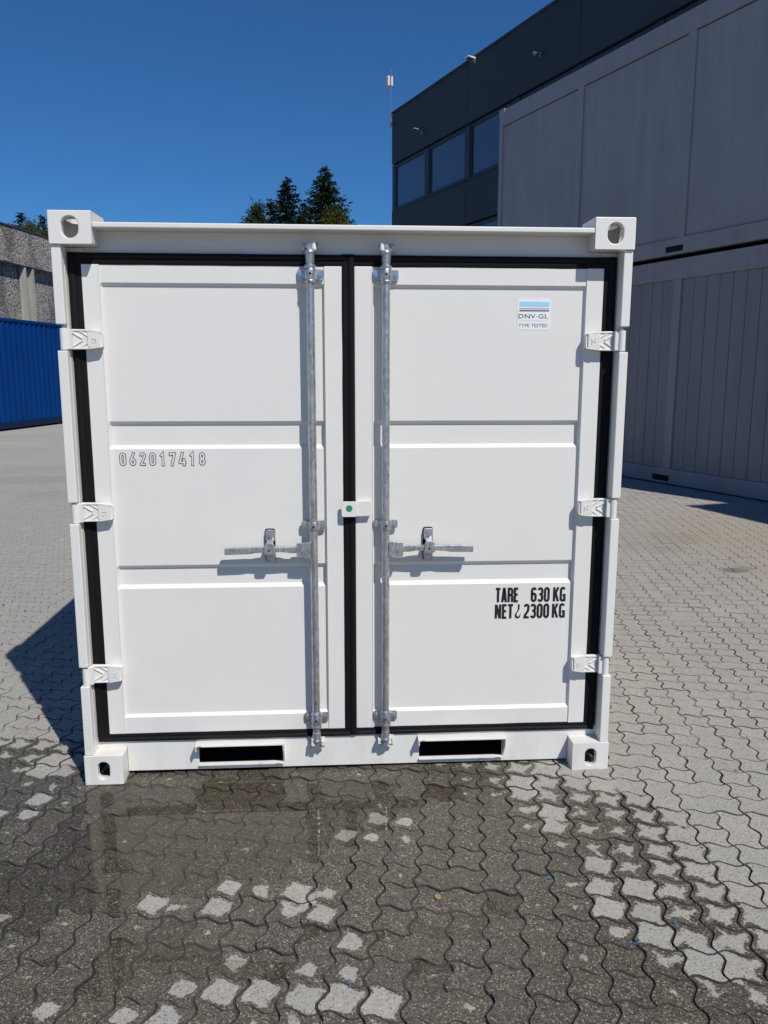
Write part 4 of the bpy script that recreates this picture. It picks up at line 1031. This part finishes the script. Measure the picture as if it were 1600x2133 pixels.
def leafy(label, base, ht, rad, zc, hh, mt, seed, nclump=70, per=90):
    rnd = random.Random(seed); t_ = thing('broadleaf_tree', label, 'tree', base, group='trees beyond the yard')
    tk = MB(); tk.cyl((0,0,0), (0,0,zc), .02*ht, 10, .01*ht)
    vs, fs = [], []
    for _ in range(nclump):
        a, b = rnd.uniform(0, 6.283), rnd.uniform(-1, 1); q = rnd.random()**.4
        c = Vector((rad*q*math.sqrt(1-b*b)*math.cos(a), rad*q*math.sqrt(1-b*b)*math.sin(a), zc+hh*q*b))
        if rnd.random() < .3: tk.cyl((0,0,zc*.75), tuple(c), .006*ht, 6, .01)
        cr = rnd.uniform(.18,.36)
        for _ in range(per):
            p_ = c+Vector((rnd.gauss(0,cr*.6), rnd.gauss(0,cr*.6), rnd.gauss(0,cr*.5)-.1)); d = Vector((rnd.uniform(-1,1),rnd.uniform(-1,1),rnd.uniform(-1.2,.4))).normalized(); e = d.orthogonal().normalized(); e.rotate(Matrix.Rotation(rnd.uniform(0,6.28),3,d))
            s1 = rnd.uniform(.04,.085); o_ = len(vs); vs += [p_, p_+d*s1+e*s1*.5, p_+d*s1*2, p_+d*s1-e*s1*.5]; fs.append((o_,o_+1,o_+2,o_+3))
    tk.build('trunk', 'bark', t_)
    me = bpy.data.meshes.new('crown'); me.from_pydata([tuple(q) for q in vs], [], fs); me.materials.append(M[mt]); link('crown', me, t_)
def at_px(x, y, dist):
    d = (fwd+rgt*((x-800)/FPX)-upv*((y-1066.5)/FPX)); k = dist/math.hypot(d.x, d.y); return CAMP+d*k
def place_top(px, py, dist): q = at_px(px, py, dist); return Vector((q.x, q.y, 0)), q.z
b, z = place_top(677, 348, 46); conifer('tallest dark spruce, rising behind the middle of the white container', b, z, 5.4, 'spruce_needles', 11, dens=1.3)
b, z = place_top(597, 370, 44); conifer('dark spruce left of the tallest one, slender top', b, z, 4.4, 'spruce_needles', 12, dens=1.2)
b, z = place_top(563, 412, 47); conifer('thin spruce top at the left flank of the slender spruce', b, z, 2.2, 'spruce_needles', 13, dens=.8)
b, z = place_top(633, 417, 48); conifer('short spruce top filling the gap between the two tall spruces', b, z, 2.6, 'spruce_needles', 14, dens=.9)
b, z = place_top(535, 416, 42); leafy('grey green bushy tree at the left end of the tree group', b, z, .72, z-1.9, 1.9, 'pale_spruce_needles', 21, 60, 150)
b, z = place_top(697, 428, 38); leafy('yellow green leafy tree in front of the tallest spruce', b, z, .62, z-1.15, 1.1, 'broad_leaves', 22, 60, 170)
b, z = place_top(42, 443, 52); conifer('spruce tip left of two behind the concrete hall roof', b, z, 3.4, 'pale_spruce_needles', 31, dens=.8)
b, z = place_top(87, 446, 54); conifer('narrow dark spruce tip beside the white container, behind the concrete hall', b, z, 2.0, 'spruce_needles', 32, dens=.9)
b, z = place_top(64, 450, 50); leafy('green leafy tree top between two spruce tips behind the concrete hall', b, z, .75, z-1.2, 1.1, 'broad_leaves', 33, 40, 130)
b, z = place_top(22, 462, 56); leafy('low leafy tree top at the left edge behind the concrete hall', b, z, 1.0, z-1.2, 1.1, 'pale_spruce_needles', 34, 40, 130)

# far belt of wood that closes the yard's horizon
rnd = random.Random(77); vs, fs = [], []
for _ in range(420):
    cx, cy, hh = rnd.uniform(-60, 60), rnd.uniform(66, 84), rnd.uniform(4.5, 8.0)
    for _ in range(60):
        z = rnd.random()**.8*hh; rr = 1.9*(1-.55*z/hh)*math.sqrt(rnd.random()); a = rnd.uniform(0, 6.283)
        p_ = Vector((cx+rr*math.cos(a), cy+rr*math.sin(a), z)); d = Vector((rnd.uniform(-1,1), rnd.uniform(-1,1), rnd.uniform(-1,.6))).normalized(); e = d.orthogonal().normalized()
        s1 = rnd.uniform(.3, .6); o_ = len(vs); vs += [tuple(p_), tuple(p_+d*s1+e*s1*.5), tuple(p_+d*s1*1.7), tuple(p_+d*s1-e*s1*.5)]; fs.append((o_,o_+1,o_+2,o_+3))
me = bpy.data.meshes.new('woodland'); me.from_pydata(vs, [], fs); me.materials.append(M['pale_spruce_needles'])
wd_ = link('woodland', me); wd_['kind'] = 'stuff'; wd_['label'] = 'low belt of dark wood far behind the yard'; wd_['category'] = 'woodland'

# ------------------------------------------------------------------ SMALL LITTER
def scrap(px, size, label, seed):
    rnd = random.Random(seed); gx, gy = g_px(*px); mb = MB()
    n = 6; ring = [(size*rnd.uniform(.45,1)*math.cos(6.283*i/n), size*.6*rnd.uniform(.5,1)*math.sin(6.283*i/n)) for i in range(n)]
    vs = [(x, y, .0012+abs(x)*.5*rnd.random()) for x, y in ring]+[(x*.9, y*.9, .0035+abs(x)*.5*rnd.random()) for x, y in ring]
    mb.add(vs, [tuple(range(n-1,-1,-1)), tuple(range(n,2*n))]+[(i,(i+1)%n,n+(i+1)%n,n+i) for i in range(n)])
    o_ = mb.build('plastic_scrap', 'blue_plastic'); o_.location = (gx, gy, und(gx, gy)+.0005); o_.rotation_euler.z = rnd.uniform(0,6)
    tag(o_, label, 'scrap', 'blue plastic scraps on the paving')
scrap((729,2055), .008, 'blue plastic scrap nearest the camera, on wet paving left of centre', 1)
scrap((1322,1967), .008, 'blue plastic scrap on wet paving beside a dry paver', 2)
scrap((1407,1925), .010, 'largest blue plastic scrap, on the wet edge of a pale paver at right', 3)
scrap((1463,1767), .008, 'blue plastic scrap in a joint among half-dry pavers at right', 4)
scrap((1533,1606), .010, 'blue plastic scrap at the right edge among dry pavers', 5)
scrap((1144,1830), .008, 'small blue plastic scrap on fully wet pavers, right of centre', 6)
scrap((1469,1387), .011, 'farthest blue plastic scrap, on dry paving at right', 7)
scrap((8,1260), .016, 'blue plastic scrap at the left edge beside the long shadow', 8)
gx, gy = g_px(912, 1867); mb = MB(); n = 12
mb.lathe((0,0,0), [(.004,.002),(.0095,.0015),(.0105,.005),(.0095,.0085),(.004,.0085),(.0035,.004)], 14)
nu_ = mb.build('brass_nut', 'brass', smooth=40); nu_.location = (gx, gy, und(gx, gy)); tag(nu_, 'small yellowish round nut lying on the wet paving', 'nut')
